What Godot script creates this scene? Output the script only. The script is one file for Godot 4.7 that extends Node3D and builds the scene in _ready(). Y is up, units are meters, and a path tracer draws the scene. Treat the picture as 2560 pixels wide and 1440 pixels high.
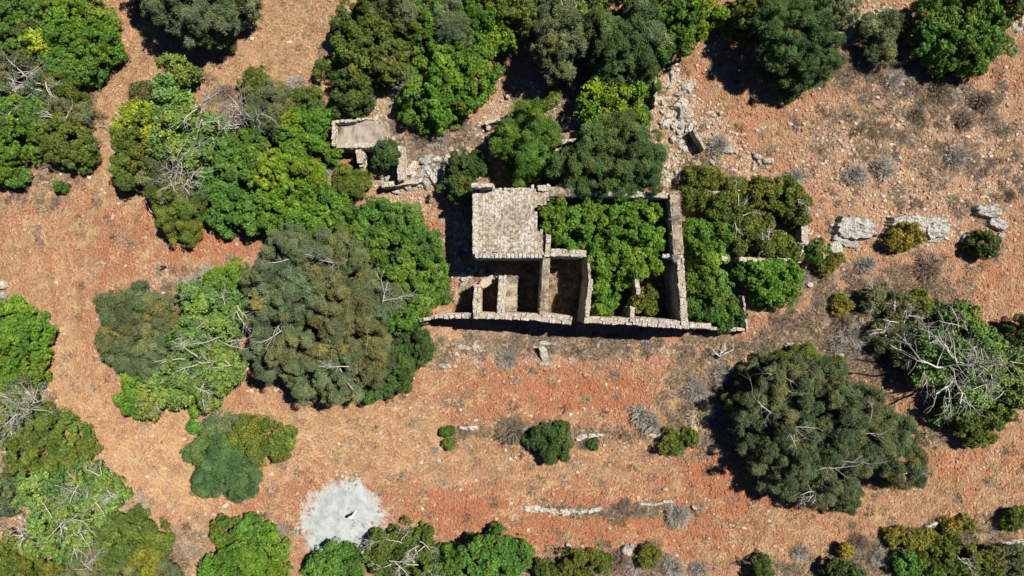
extends Node3D
# A ruined stone farmhouse among mastic, olive and fig on red soil, seen from straight above.
# y is up, +x is right and +z is down in the photograph; metres.
const EYE := 43.0            # height of the camera above the ground
const FOCAL := 1720.0        # its focal length in pixels of the 2560 pixel wide photograph
const GX := 37.0             # half size of the detailed ground
const GZ := 22.5
const MW := 370              # cells of the ground cover map
const MH := 225

var rng := RandomNumberGenerator.new()
var big_noise := FastNoiseLite.new()
var mid_noise := FastNoiseLite.new()
var fine_noise := FastNoiseLite.new()
var names := {}
var tufts := 0
var cover := []              # straw, litter, gravel, spoil, red: one PackedFloat32Array each
var leaf_meshes := {}
var leaf_mats := {}
var mats := {}
var blocks := []
var rubble := []
var twig_meshes := []

# ---------------------------------------------------------------- helpers
func spot(px: float, py: float, h := 0.0) -> Vector3:
	return Vector3((px - 1280.0) / FOCAL * (EYE - h), h, (py - 720.0) / FOCAL * (EYE - h))

func on_ground(px: float, py: float) -> Vector3:
	var p := spot(px, py)
	p.y = gh(p.x, p.z)
	return p

func r(a: float, b: float) -> float:
	return rng.randf_range(a, b)

func numbered(called: String) -> String:
	if not names.has(called):
		names[called] = 0
		return called
	names[called] += 1
	return "%s_%03d" % [called, names[called]]

func tag(o: Node3D, label: String, category: String, group := "") -> void:
	o.set_meta("label", label)
	o.set_meta("category", category)
	if group != "":
		o.set_meta("group", group)

func thing(called: String, label: String, category: String, at: Vector3, group := "") -> Node3D:
	var o := Node3D.new()
	o.name = numbered(called)
	add_child(o)
	o.position = at
	tag(o, label, category, group)
	return o

func part(called: String, mesh: Mesh, mat: Material, parent: Node3D, at := Vector3.ZERO) -> MeshInstance3D:
	var o := MeshInstance3D.new()
	o.name = called
	o.mesh = mesh
	o.material_override = mat
	o.position = at
	parent.add_child(o, true)
	return o

func solo(called: String, mesh: Mesh, mat: Material, at: Vector3, label: String, category: String, group := "") -> MeshInstance3D:
	var o := MeshInstance3D.new()
	o.name = numbered(called)
	o.mesh = mesh
	o.material_override = mat
	o.position = at
	add_child(o)
	tag(o, label, category, group)
	return o

func copies(called: String, mesh: Mesh, mat: Material, parent: Node3D, buffer: PackedFloat32Array) -> MultiMeshInstance3D:
	var mm := MultiMesh.new()
	mm.transform_format = MultiMesh.TRANSFORM_3D
	mm.use_colors = true
	mm.mesh = mesh
	mm.instance_count = buffer.size() / 16
	mm.buffer = buffer
	var o := MultiMeshInstance3D.new()
	o.name = called
	o.multimesh = mm
	o.material_override = mat
	parent.add_child(o, true)
	return o

func put(buf: PackedFloat32Array, b: Basis, o: Vector3, c: Color) -> void:
	buf.append_array(PackedFloat32Array([b.x.x, b.y.x, b.z.x, o.x, b.x.y, b.y.y, b.z.y, o.y, b.x.z, b.y.z, b.z.z, o.z, c.r, c.g, c.b, 1.0]))

func sst(e0: float, e1: float, x: float) -> float:
	var t := clampf((x - e0) / (e1 - e0), 0.0, 1.0)
	return t * t * (3.0 - 2.0 * t)

func up_to(n: Vector3, spin: float) -> Basis:
	var s := Vector3(1, 0, 0) if absf(n.x) < 0.9 else Vector3(0, 0, 1)
	var x := s.cross(n).normalized()
	var z := x.cross(n)
	return Basis(x, n, z) * Basis(Vector3.UP, spin)

# height of the ground: gentle swells and two low terrace steps
func gh(x: float, z: float) -> float:
	var y := big_noise.get_noise_2d(x, z) * 0.16 + mid_noise.get_noise_2d(x, z) * 0.05
	var w1 := sst(-4.2, -2.6, x) * (1.0 - sst(11.5, 13.0, x))
	y -= 0.2 * w1 * (sst(8.95, 9.35, z + 0.25 * mid_noise.get_noise_2d(x * 0.5, 9.0)) - sst(11.0, 13.0, z))
	var w2 := sst(0.4, 1.4, x) * (1.0 - sst(10.0, 12.5, x))
	y -= 0.2 * w2 * (sst(13.75, 14.1, z + 0.3 * absf(x - 4.0) * 0.1) - sst(15.0, 16.5, z))
	return y

# distance out from the ruin: the mower's swaths and the plough lines run along it
func swath(x: float, z: float) -> float:
	var d := Vector2(minf(x + 4.0, 0.0), z * 1.25).length() + 0.9 * big_noise.get_noise_2d(x * 0.6, z * 0.6)
	return sin(d * TAU / 1.5) * 0.6 + sin(d * TAU / 0.62 + 1.0) * 0.4

func cover_at(k: int, x: float, z: float) -> float:
	var i := int((x + GX) / (2.0 * GX) * MW)
	var j := int((z + GZ) / (2.0 * GZ) * MH)
	if i < 0 or j < 0 or i >= MW or j >= MH:
		return 0.0
	return cover[k][j * MW + i]

# ---------------------------------------------------------------- materials
func paint(c: Color, rough := 0.95) -> StandardMaterial3D:
	var m := StandardMaterial3D.new()
	m.albedo_color = c.linear_to_srgb()
	m.roughness = rough
	m.metallic_specular = 0.25
	return m

func mottled(a: Color, b: Color, c: Color, freq: float, seed_: int, metres := 1.6) -> StandardMaterial3D:
	var m := StandardMaterial3D.new()
	var n := FastNoiseLite.new()
	n.seed = seed_
	n.noise_type = FastNoiseLite.TYPE_SIMPLEX
	n.fractal_octaves = 5
	n.fractal_gain = 0.62
	n.frequency = freq
	var g := Gradient.new()
	g.offsets = PackedFloat32Array([0.26, 0.44, 0.62, 0.85])
	g.colors = PackedColorArray([c.linear_to_srgb(), a.linear_to_srgb(), b.linear_to_srgb(), a.lerp(b, 0.4).linear_to_srgb()])
	var t := NoiseTexture2D.new()
	t.width = 256
	t.height = 256
	t.seamless = true
	t.noise = n
	t.color_ramp = g
	var nm := NoiseTexture2D.new()
	nm.width = 256
	nm.height = 256
	nm.seamless = true
	nm.as_normal_map = true
	nm.bump_strength = 6.0
	nm.noise = n
	m.albedo_texture = t
	m.normal_enabled = true
	m.normal_texture = nm
	m.normal_scale = 0.8
	m.uv1_triplanar = true
	m.uv1_world_triplanar = true
	m.uv1_scale = Vector3.ONE / metres
	m.roughness = 0.95
	m.metallic_specular = 0.2
	return m

func tinted(rough: float, back := Color.BLACK) -> StandardMaterial3D:
	var m := StandardMaterial3D.new()
	m.vertex_color_use_as_albedo = true
	m.roughness = rough
	m.metallic_specular = 0.3
	m.cull_mode = BaseMaterial3D.CULL_DISABLED
	if back != Color.BLACK:
		m.backlight_enabled = true
		m.backlight = back
	return m

func make_materials() -> void:
	# limestone in a few tones, lichened grey to warm
	mats.stone = [
		mottled(Color(.31, .295, .265), Color(.41, .40, .365), Color(.12, .115, .105), 0.03, 11),
		mottled(Color(.27, .265, .25), Color(.38, .375, .355), Color(.09, .09, .085), 0.035, 12),
		mottled(Color(.33, .29, .225), Color(.41, .375, .315), Color(.15, .125, .10), 0.03, 13),
		mottled(Color(.28, .26, .225), Color(.38, .36, .315), Color(.25, .125, .06), 0.028, 14),
		mottled(Color(.22, .215, .20), Color(.32, .315, .30), Color(.075, .075, .07), 0.04, 15),
	]
	mats.core = mottled(Color(.27, .23, .18), Color(.34, .31, .26), Color(.15, .12, .09), 0.05, 21)
	mats.thatch = mottled(Color(.22, .18, .135), Color(.32, .28, .22), Color(.11, .09, .07), 0.09, 22)
	mats.tile = [
		mottled(Color(.21, .18, .15), Color(.31, .275, .235), Color(.10, .085, .075), 0.03, 31, 2.6),
		mottled(Color(.26, .225, .185), Color(.34, .305, .255), Color(.12, .105, .09), 0.035, 32, 2.6),
		mottled(Color(.29, .255, .205), Color(.37, .34, .29), Color(.14, .12, .10), 0.03, 33, 2.6),
		mottled(Color(.30, .285, .255), Color(.39, .375, .34), Color(.13, .125, .12), 0.04, 34, 2.6),
	]
	mats.plaster = mottled(Color(.322, .301, .266), Color(.392, .378, .343), Color(.154, .147, .133), 0.04, 35)
	mats.bark = mottled(Color(.112, .091, .070), Color(.182, .154, .126), Color(.049, .042, .035), 0.06, 41, 0.8)
	mats.pale_bark = mottled(Color(.38, .37, .35), Color(.48, .47, .45), Color(.24, .23, .21), 0.06, 42, 0.8)
	mats.brick = mottled(Color(.294, .112, .056), Color(.350, .168, .091), Color(.182, .070, .042), 0.05, 43)
	mats.spoil = mottled(Color(.245, .280, .292), Color(.295, .322, .328), Color(.22, .252, .264), 0.016, 44, 4.0)
	mats.spoil.normal_scale = 0.25
	mats.twig_grey = tinted(0.95)
	mats.scatter = tinted(0.95)
	mats.straw = tinted(0.8, Color(.3, .3, .3))
	for k in ["mastic", "olive", "fig", "scrub"]:
		var m := tinted(0.55 if k != "olive" else 0.7, Color(.5, .58, .28))
		leaf_mats[k] = m

# ---------------------------------------------------------------- meshes
func quad(v: PackedVector3Array, n: PackedVector3Array, a: Vector3, b: Vector3, c: Vector3, d: Vector3) -> void:
	for t in [[a, b, c], [a, c, d]]:
		var m: Vector3 = (t[2] - t[0]).cross(t[1] - t[0]).normalized()
		for p in t:
			v.append(p)
			n.append(m)

func solid(v: PackedVector3Array, n: PackedVector3Array, c := PackedColorArray()) -> ArrayMesh:
	var a := []
	a.resize(Mesh.ARRAY_MAX)
	a[Mesh.ARRAY_VERTEX] = v
	a[Mesh.ARRAY_NORMAL] = n
	if c.size():
		a[Mesh.ARRAY_COLOR] = c
	var m := ArrayMesh.new()
	m.add_surface_from_arrays(Mesh.PRIMITIVE_TRIANGLES, a)
	return m

# a tuft of leaves about the origin, opening along +y
func leaf_tuft(count: int, length: float, width: float, radius: float) -> ArrayMesh:
	var v := PackedVector3Array()
	var n := PackedVector3Array()
	var c := PackedColorArray()
	for i in count:
		var a := r(0, TAU)
		var u := r(-0.15, 1.0)
		var s := sqrt(maxf(0.0, 1.0 - u * u))
		var d := Vector3(cos(a) * s, u, sin(a) * s)
		var at := d * radius * r(0.45, 1.0)
		var face := (d + Vector3(r(-1, 1), r(-0.6, 1), r(-1, 1)) * 1.0).normalized()
		var along := face.cross(Vector3(r(-1, 1), r(-1, 1), r(-1, 1))).normalized()
		if along.length() < 0.5:
			continue
		var side := face.cross(along)
		var l := length * r(0.7, 1.25)
		var w := width * r(0.75, 1.2)
		var dip := face * w * 0.22
		quad(v, n, at - along * l * 0.5, at + side * w * 0.5 - dip, at + along * l * 0.5 - dip, at - side * w * 0.5 - dip * 0.3)
		var k := r(0.72, 1.28)
		for q in 6:
			c.append(Color(k * r(0.97, 1.03), k, k * 0.95))
	return solid(v, n, c)

# dry brush: stiff stems that fork from one root; unit radius
func twig_ball(stems: int, flat: float, width: float) -> ArrayMesh:
	var v := PackedVector3Array()
	var n := PackedVector3Array()
	var c := PackedColorArray()
	for i in stems:
		var a := r(0, TAU)
		var u := r(0.05, 1.0)
		var s := sqrt(1.0 - u * u)
		var d := Vector3(cos(a) * s, u * flat, sin(a) * s).normalized()
		var l := r(0.55, 1.0)
		var p0 := Vector3(r(-.08, .08), 0, r(-.08, .08))
		var p1 := p0 + d * l * 0.55 + Vector3(r(-.06, .06), r(-.03, .06), r(-.06, .06))
		var k := r(0.5, 1.45)
		var ends := [[p0, p1, width]]
		for f in 3:
			ends.append([p1, p1 + (d + Vector3(r(-.7, .7), r(-.3, .5), r(-.7, .7))).normalized() * l * r(0.25, 0.5), width * 0.7])
		for e in ends:
			var ax: Vector3 = (e[1] - e[0]).normalized()
			var sd: Vector3 = ax.cross(Vector3(r(-.6, .6), 1.0, r(-.6, .6))).normalized() * e[2] * 0.5
			quad(v, n, e[0] - sd, e[0] + sd, e[1] + sd * 0.5, e[1] - sd * 0.5)
			for q in 6:
				c.append(Color(k, k * 0.98, k * 0.96))
	return solid(v, n, c)

# straw lying about
func straw_tuft(count: int, reach: float, rise: float, width: float) -> ArrayMesh:
	var v := PackedVector3Array()
	var n := PackedVector3Array()
	var c := PackedColorArray()
	for i in count:
		var a := r(0, TAU) if i % 3 == 0 else r(-.5, .5) + (PI if rng.randf() < 0.5 else 0.0)
		var p := Vector3(r(-.18, .18), r(0.005, 0.03), r(-.18, .18))
		var d := Vector3(cos(a), r(0.0, rise), sin(a)) * reach * r(0.5, 1.2)
		var sd := Vector3(-sin(a), r(-.3, .3), cos(a)) * width * 0.5 * r(0.7, 1.3)
		var mid := p + d * 0.5 + Vector3(r(-.03, .03), r(0.0, 0.04), r(-.03, .03))
		var k := r(0.7, 1.25)
		quad(v, n, p - sd, p + sd, mid + sd, mid - sd)
		quad(v, n, mid - sd, mid + sd, p + d + sd * 0.4, p + d - sd * 0.4)
		for q in 12:
			c.append(Color(k, k * 0.99, k * 0.97))
	return solid(v, n, c)

# a squared building stone, one unit each way, edges knocked off
func block_stone(rough: float, inset := 0.87) -> ArrayMesh:
	var ring := []
	for p in [[-.5, -.36], [-.38, -.5], [.38, -.5], [.5, -.36], [.5, .36], [.38, .5], [-.38, .5], [-.5, .36]]:
		ring.append(Vector2(p[0] + r(-rough, rough), p[1] + r(-rough, rough)))
	var levels := []
	for l in [[-.5, .96], [.3, 1.0], [.5, inset]]:
		var row := []
		for p in ring:
			row.append(Vector3(p.x * l[1], l[0] + r(-rough, rough) * 0.6, p.y * l[1]))
		levels.append(row)
	return rings_to_mesh(levels, Vector3(r(-.1, .1), .5 + r(0, rough), r(-.1, .1)))

func rings_to_mesh(levels: Array, top: Vector3) -> ArrayMesh:
	var v := PackedVector3Array()
	var n := PackedVector3Array()
	var m: int = levels[0].size()
	for k in levels.size() - 1:
		for i in m:
			var j := (i + 1) % m
			quad(v, n, levels[k][i], levels[k][j], levels[k + 1][j], levels[k + 1][i])
	var last: Array = levels[levels.size() - 1]
	for i in m:
		var j := (i + 1) % m
		var nn: Vector3 = (top - last[j]).cross(last[i] - last[j]).normalized()
		var flip := nn.y < 0
		if flip:
			nn = -nn
		for p in ([last[j], last[i], top] if not flip else [last[i], last[j], top]):
			v.append(p)
			n.append(nn)
	return solid(v, n)

# a weathered rock: half extents rx, rz, height h
func rock(rx: float, rz: float, h: float, count: int, rings: int, ragged: float, square := 0.0) -> ArrayMesh:
	var s := r(0, 500)
	var levels := []
	for k in rings:
		var t := float(k) / (rings - 1)
		var shrink: float = [1.0, 1.0, 0.9, 0.66, 0.35][int(round(t * 4.0))]
		var y: float = h * [-0.35, 0.35, 0.78, 0.95, 1.0][int(round(t * 4.0))]
		var row := []
		for i in count:
			var a := TAU * i / count
			var q := Vector2(cos(a), sin(a))
			var e := lerpf(1.0, 1.0 / maxf(absf(q.x), absf(q.y)), square)
			e *= 1.0 + ragged * (fine_noise.get_noise_2d(s + q.x * 9.0, q.y * 9.0) * 1.3 + mid_noise.get_noise_2d(s * 3.0 + q.x * 40.0, q.y * 40.0 + k * 3.0) * 0.6)
			var yy := y + h * ragged * 0.7 * fine_noise.get_noise_3d(s + q.x * rx * shrink * 9.0, k * 2.0, q.y * rz * shrink * 9.0)
			row.append(Vector3(q.x * e * rx * shrink, yy, q.y * e * rz * shrink))
		levels.append(row)
	return rings_to_mesh(levels, Vector3(0, h * (1.0 + r(-.05, .05)), 0))

# a larger rock as a broken sheet of facets: half extents rx, rz, height h, n cells a side
func outcrop(rx: float, rz: float, h: float, n: int, ragged: float) -> ArrayMesh:
	var s := r(0, 900)
	var pts := []
	for j in n + 1:
		for i in n + 1:
			var u := 2.0 * i / n - 1.0
			var w := 2.0 * j / n - 1.0
			var e := maxf(absf(u), absf(w))
			var q := Vector2(u * sqrt(1.0 - w * w * 0.5), w * sqrt(1.0 - u * u * 0.5))
			var a := q.normalized()
			var out := 1.0 + ragged * (mid_noise.get_noise_2d(s + a.x * 3.5, a.y * 3.5) + 0.5 * fine_noise.get_noise_2d(s + a.x * 2.5, a.y * 2.5))
			var x := q.x * out * rx + (r(-.3, .3) * rx / n if e < 0.99 else 0.0)
			var z := q.y * out * rz + (r(-.3, .3) * rz / n if e < 0.99 else 0.0)
			var y := h * (1.0 - sst(0.72, 1.0, e) * 1.35)
			y += h * ragged * (1.1 * mid_noise.get_noise_2d(s + x * 2.2, z * 4.0) + 0.5 * fine_noise.get_noise_2d(s + x * 1.6, z * 1.6)) * (1.0 - e * 0.5)
			y -= h * 0.16 * sst(0.3, 0.42, absf(fine_noise.get_noise_2d(s * 2.0 + x * 0.35, z * 0.6)))
			pts.append(Vector3(x, y, z))
	var v := PackedVector3Array()
	var nn := PackedVector3Array()
	for j in n:
		for i in n:
			var a := j * (n + 1) + i
			quad(v, nn, pts[a], pts[a + 1], pts[a + n + 2], pts[a + n + 1])
	return solid(v, nn)

func tube(st: SurfaceTool, pts: Array, radii: Array, sides := 6) -> void:
	var frames := []
	for i in pts.size():
		var d: Vector3 = (pts[mini(i + 1, pts.size() - 1)] - pts[maxi(i - 1, 0)]).normalized()
		var x := d.cross(Vector3(0.13, 0.2, 0.97)).normalized()
		var z := x.cross(d)
		var row := []
		for k in sides:
			var a := TAU * k / sides
			row.append(pts[i] + (x * cos(a) + z * sin(a)) * radii[i])
		frames.append([row, x, z])
	for i in pts.size() - 1:
		for k in sides:
			var j := (k + 1) % sides
			for q in [[i, k], [i, j], [i + 1, j], [i, k], [i + 1, j], [i + 1, k]]:
				var p: Vector3 = frames[q[0]][0][q[1]]
				st.set_normal((p - pts[q[0]]).normalized())
				st.add_vertex(p)
	var e := pts.size() - 1
	for k in sides:
		for p in [pts[e], frames[e][0][k], frames[e][0][(k + 1) % sides]]:
			st.set_normal((pts[e] - pts[e - 1]).normalized())
			st.add_vertex(p)

func branch(st: SurfaceTool, from: Vector3, dir: Vector3, length: float, rad: float, depth: int, lift := 0.0) -> void:
	var pts := [from]
	var radii := [rad]
	var d := dir
	var n := 4
	for i in n:
		d = (d + Vector3(r(-.28, .28), r(-.15, .15) + lift, r(-.28, .28))).normalized()
		pts.append(pts[i] + d * length / n)
		radii.append(lerpf(rad, rad * 0.45, float(i + 1) / n))
	tube(st, pts, radii, 5 if depth > 0 else 4)
	if depth <= 0:
		return
	for k in 4 + int(r(0, 1.9)):
		var at := 1 + int(r(0, n - 0.01))
		var side := d.cross(Vector3(r(-1, 1), r(-.3, .3), r(-1, 1))).normalized()
		branch(st, pts[at], (d * r(0.3, 0.9) + side * r(0.5, 1.0)).normalized(), length * r(0.45, 0.75), radii[at] * 0.62, depth - 1, lift)

func lathe(profile: Array, sides := 20) -> ArrayMesh:
	var st := SurfaceTool.new()
	st.begin(Mesh.PRIMITIVE_TRIANGLES)
	for i in profile.size() - 1:
		for k in sides:
			var q := []
			for e in [[i, k], [i, k + 1], [i + 1, k + 1], [i + 1, k]]:
				var p: Vector2 = profile[e[0]]
				var a: float = TAU * e[1] / sides
				q.append(Vector3(cos(a) * p.x, p.y, sin(a) * p.x))
			for m in [0, 1, 2, 0, 2, 3]:
				st.add_vertex(q[m])
	st.generate_normals()
	return st.commit()

# ---------------------------------------------------------------- ground
func blob(k: int, px: float, py: float, rx: float, ry: float, deg: float, value: float, soft := 0.6) -> void:
	var c := spot(px, py)
	var ax := rx / 40.0
	var az := ry / 40.0
	var ca := cos(deg_to_rad(deg))
	var sa := sin(deg_to_rad(deg))
	var reach := maxf(ax, az) * 1.35
	var i0 := maxi(0, int((c.x - reach + GX) / (2 * GX) * MW))
	var i1 := mini(MW - 1, int((c.x + reach + GX) / (2 * GX) * MW))
	var j0 := maxi(0, int((c.z - reach + GZ) / (2 * GZ) * MH))
	var j1 := mini(MH - 1, int((c.z + reach + GZ) / (2 * GZ) * MH))
	var f: PackedFloat32Array = cover[k]
	for j in range(j0, j1 + 1):
		var z := (j + 0.5) / MH * 2 * GZ - GZ
		for i in range(i0, i1 + 1):
			var x := (i + 0.5) / MW * 2 * GX - GX
			var dx := x - c.x
			var dz := z - c.z
			var d := Vector2((dx * ca + dz * sa) / ax, (-dx * sa + dz * ca) / az).length()
			d += 0.22 * mid_noise.get_noise_2d(x * 1.3 + k * 50.0, z * 1.3) + 0.12 * fine_noise.get_noise_2d(x, z + k * 31.0)
			var w := 1.0 - sst(1.0 - soft, 1.0, d)
			if w > 0.0:
				f[j * MW + i] = lerpf(f[j * MW + i], value, w)
	cover[k] = f

func make_cover() -> void:
	for k in 5:
		var f := PackedFloat32Array()
		f.resize(MW * MH)
		f.fill([0.38, 0.03, 0.06, 0.0, 0.62][k])
		cover.append(f)
	# 0 straw, 1 grey litter, 2 limestone gravel, 3 spoil, 4 redness of the soil
	for b in [
		# straw: the mown clearing on the left and along the bottom
		[0, 640, 100, 420, 240, 0, .85], [0, 300, 300, 130, 330, 0, .85], [0, 100, 560, 320, 200, 20, .55], [0, 60, 700, 130, 300, -25, .75], [0, 190, 1000, 110, 320, -22, .9],
		[0, 420, 1150, 260, 200, 20, .85], [0, 780, 1080, 260, 170, -5, .85], [0, 980, 1110, 230, 130, 0, .8], [0, 1300, 1180, 330, 70, -4, .55], [0, 1560, 1160, 220, 60, -4, .6], [0, 2380, 1250, 280, 110, -8, .7], [0, 1950, 1310, 330, 70, -2, .5],
		[0, 480, 620, 200, 80, 5, .3], [0, 400, 480, 90, 110, 30, .3], [0, 240, 640, 120, 90, 0, .35], [0, 240, 850, 40, 160, -10, .4], [0, 1380, 1000, 330, 60, 0, .2], [0, 1150, 1280, 200, 60, 20, .2], [0, 1500, 1320, 460, 90, 0, .08], [0, 1850, 1190, 210, 120, 15, .08], [0, 1400, 985, 360, 80, 0, .14], [0, 1150, 1300, 200, 80, 15, .1], [0, 330, 600, 130, 60, 20, .2], [0, 560, 600, 130, 40, 5, .1],
		[0, 2280, 400, 560, 330, 0, .12], [0, 2150, 760, 420, 200, -10, .15], [0, 1350, 875, 560, 65, 0, .06], [0, 1060, 380, 240, 200, 0, .08], [0, 1480, 260, 420, 180, 0, .08], [0, 1450, 650, 420, 190, 0, .05],
		# redness
		[4, 500, 610, 220, 90, 5, .85], [4, 380, 520, 90, 110, 30, .85], [4, 250, 640, 190, 120, 0, .7], [4, 250, 870, 60, 180, -12, .75], [4, 1400, 990, 400, 90, 0, .95], [4, 1250, 1310, 420, 110, 8, .95], [4, 1650, 1330, 420, 110, 0, .95], [4, 1820, 1190, 220, 140, 10, 1.0], [4, 1450, 1240, 400, 60, 0, .85],
		[4, 2500, 600, 120, 160, 0, .9], [4, 2300, 400, 480, 300, 0, .22], [4, 2450, 1200, 240, 110, -8, .9], [4, 2000, 1320, 320, 60, 0, .8], [4, 640, 90, 420, 220, 0, .35], [4, 1080, 390, 260, 200, 0, .1], [4, 1300, 865, 560, 55, 0, .25], [4, 1440, 280, 400, 190, 0, .12], [4, 1450, 650, 420, 190, 0, .08], [4, 2080, 760, 330, 180, -15, .4], [4, 1860, 380, 60, 60, 0, .6], [4, 700, 1180, 420, 160, 0, .7], [4, 420, 1280, 240, 120, 20, .65], [4, 130, 640, 220, 300, 0, .75], [4, 250, 350, 130, 300, 0, .65], [4, 1740, 170, 50, 110, 10, .8],
		# litter: dead grey-brown herbs
		[1, 1060, 340, 200, 120, 0, .6], [1, 1400, 860, 420, 45, 0, .75], [1, 1080, 880, 130, 50, 0, .4], [1, 2300, 350, 480, 260, 10, .22], [1, 2360, 260, 260, 60, 18, .5], [1, 2200, 330, 200, 40, 20, .4], [1, 2420, 420, 180, 40, 20, .4], [1, 1420, 720, 250, 90, 0, .6], [1, 1690, 1085, 160, 45, 5, .8], [1, 2480, 1380, 160, 90, 0, .9], [1, 2300, 1385, 260, 60, -6, .85], [1, 2420, 250, 140, 60, 20, .55], [1, 2200, 170, 300, 90, 0, .6], [1, 2120, 840, 360, 180, -20, .95], [1, 1770, 980, 130, 190, 0, .9], [1, 1500, 1420, 280, 70, 0, .75], [1, 2150, 1400, 330, 80, -8, .65], [1, 2380, 1360, 200, 80, -10, .6], [1, 1400, 1082, 310, 30, 2, .8, .8], [1, 640, 270, 200, 90, 0, .7], [1, 215, 210, 40, 90, 10, .7], [1, 80, 460, 160, 80, 0, .5], [1, 100, 1000, 50, 100, -20, .6], [1, 350, 1270, 60, 80, 20, .6], [1, 470, 1370, 90, 90, 0, .65], [1, 690, 1350, 60, 80, 0, .65], [1, 480, 700, 130, 50, 0, .45], [1, 1580, 1278, 260, 26, -2, .8, .8], [1, 2250, 780, 200, 90, 0, .6], [1, 2050, 700, 70, 60, 0, .5], [1, 1480, 250, 150, 80, 0, .35], [1, 1760, 420, 80, 90, 0, .5], [1, 590, 560, 80, 30, 10, .5], [1, 20, 1150, 60, 300, 0, .5],
		# gravel and small rubble
		[2, 980, 230, 40, 90, 30, 1.0], [2, 1080, 420, 150, 80, -10, .8], [2, 930, 440, 120, 60, 0, .75], [2, 1300, 300, 120, 60, 0, .4], [2, 1420, 300, 90, 80, 0, .6], [2, 1690, 270, 90, 130, 0, .95], [2, 1680, 430, 60, 120, 0, .85], [2, 1830, 400, 120, 70, 20, .6], [2, 1310, 90, 60, 40, 0, .9], [2, 2170, 60, 110, 60, -25, .9], [2, 2540, 50, 60, 60, 0, .9], [2, 1190, 740, 80, 60, 0, .8], [2, 1380, 880, 460, 45, 0, .35], [2, 1060, 360, 200, 170, 0, .45], [2, 1440, 300, 340, 150, 0, .5], [2, 1150, 900, 180, 30, 0, .35], [2, 1330, 450, 120, 40, 0, .7], [2, 1200, 380, 180, 110, 0, .6], [2, 1560, 300, 120, 120, 0, .5], [2, 1760, 350, 120, 110, 0, .75], [2, 1500, 720, 330, 90, 0, .5], [2, 1140, 600, 40, 120, 0, .7], [2, 2060, 640, 90, 60, 0, .5], [2, 2300, 400, 480, 300, 0, .36], [2, 2280, 570, 330, 60, 0, .4], [2, 1960, 600, 60, 90, 0, .6], [2, 1780, 130, 40, 60, 30, .5], [2, 40, 1280, 40, 120, 0, .6], [2, 1000, 500, 90, 60, 0, .5], [2, 1130, 560, 30, 110, 0, .6], [2, 400, 690, 50, 40, 0, .55], [2, 1950, 870, 130, 40, 5, .5],
		# drilling spoil dusted over the soil round the pipe
		[3, 858, 1292, 140, 122, -8, .95, .5],
	]:
		blob(b[0], b[1], b[2], b[3], b[4], b[5], b[6], b[7] if b.size() > 7 else 0.65)

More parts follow.
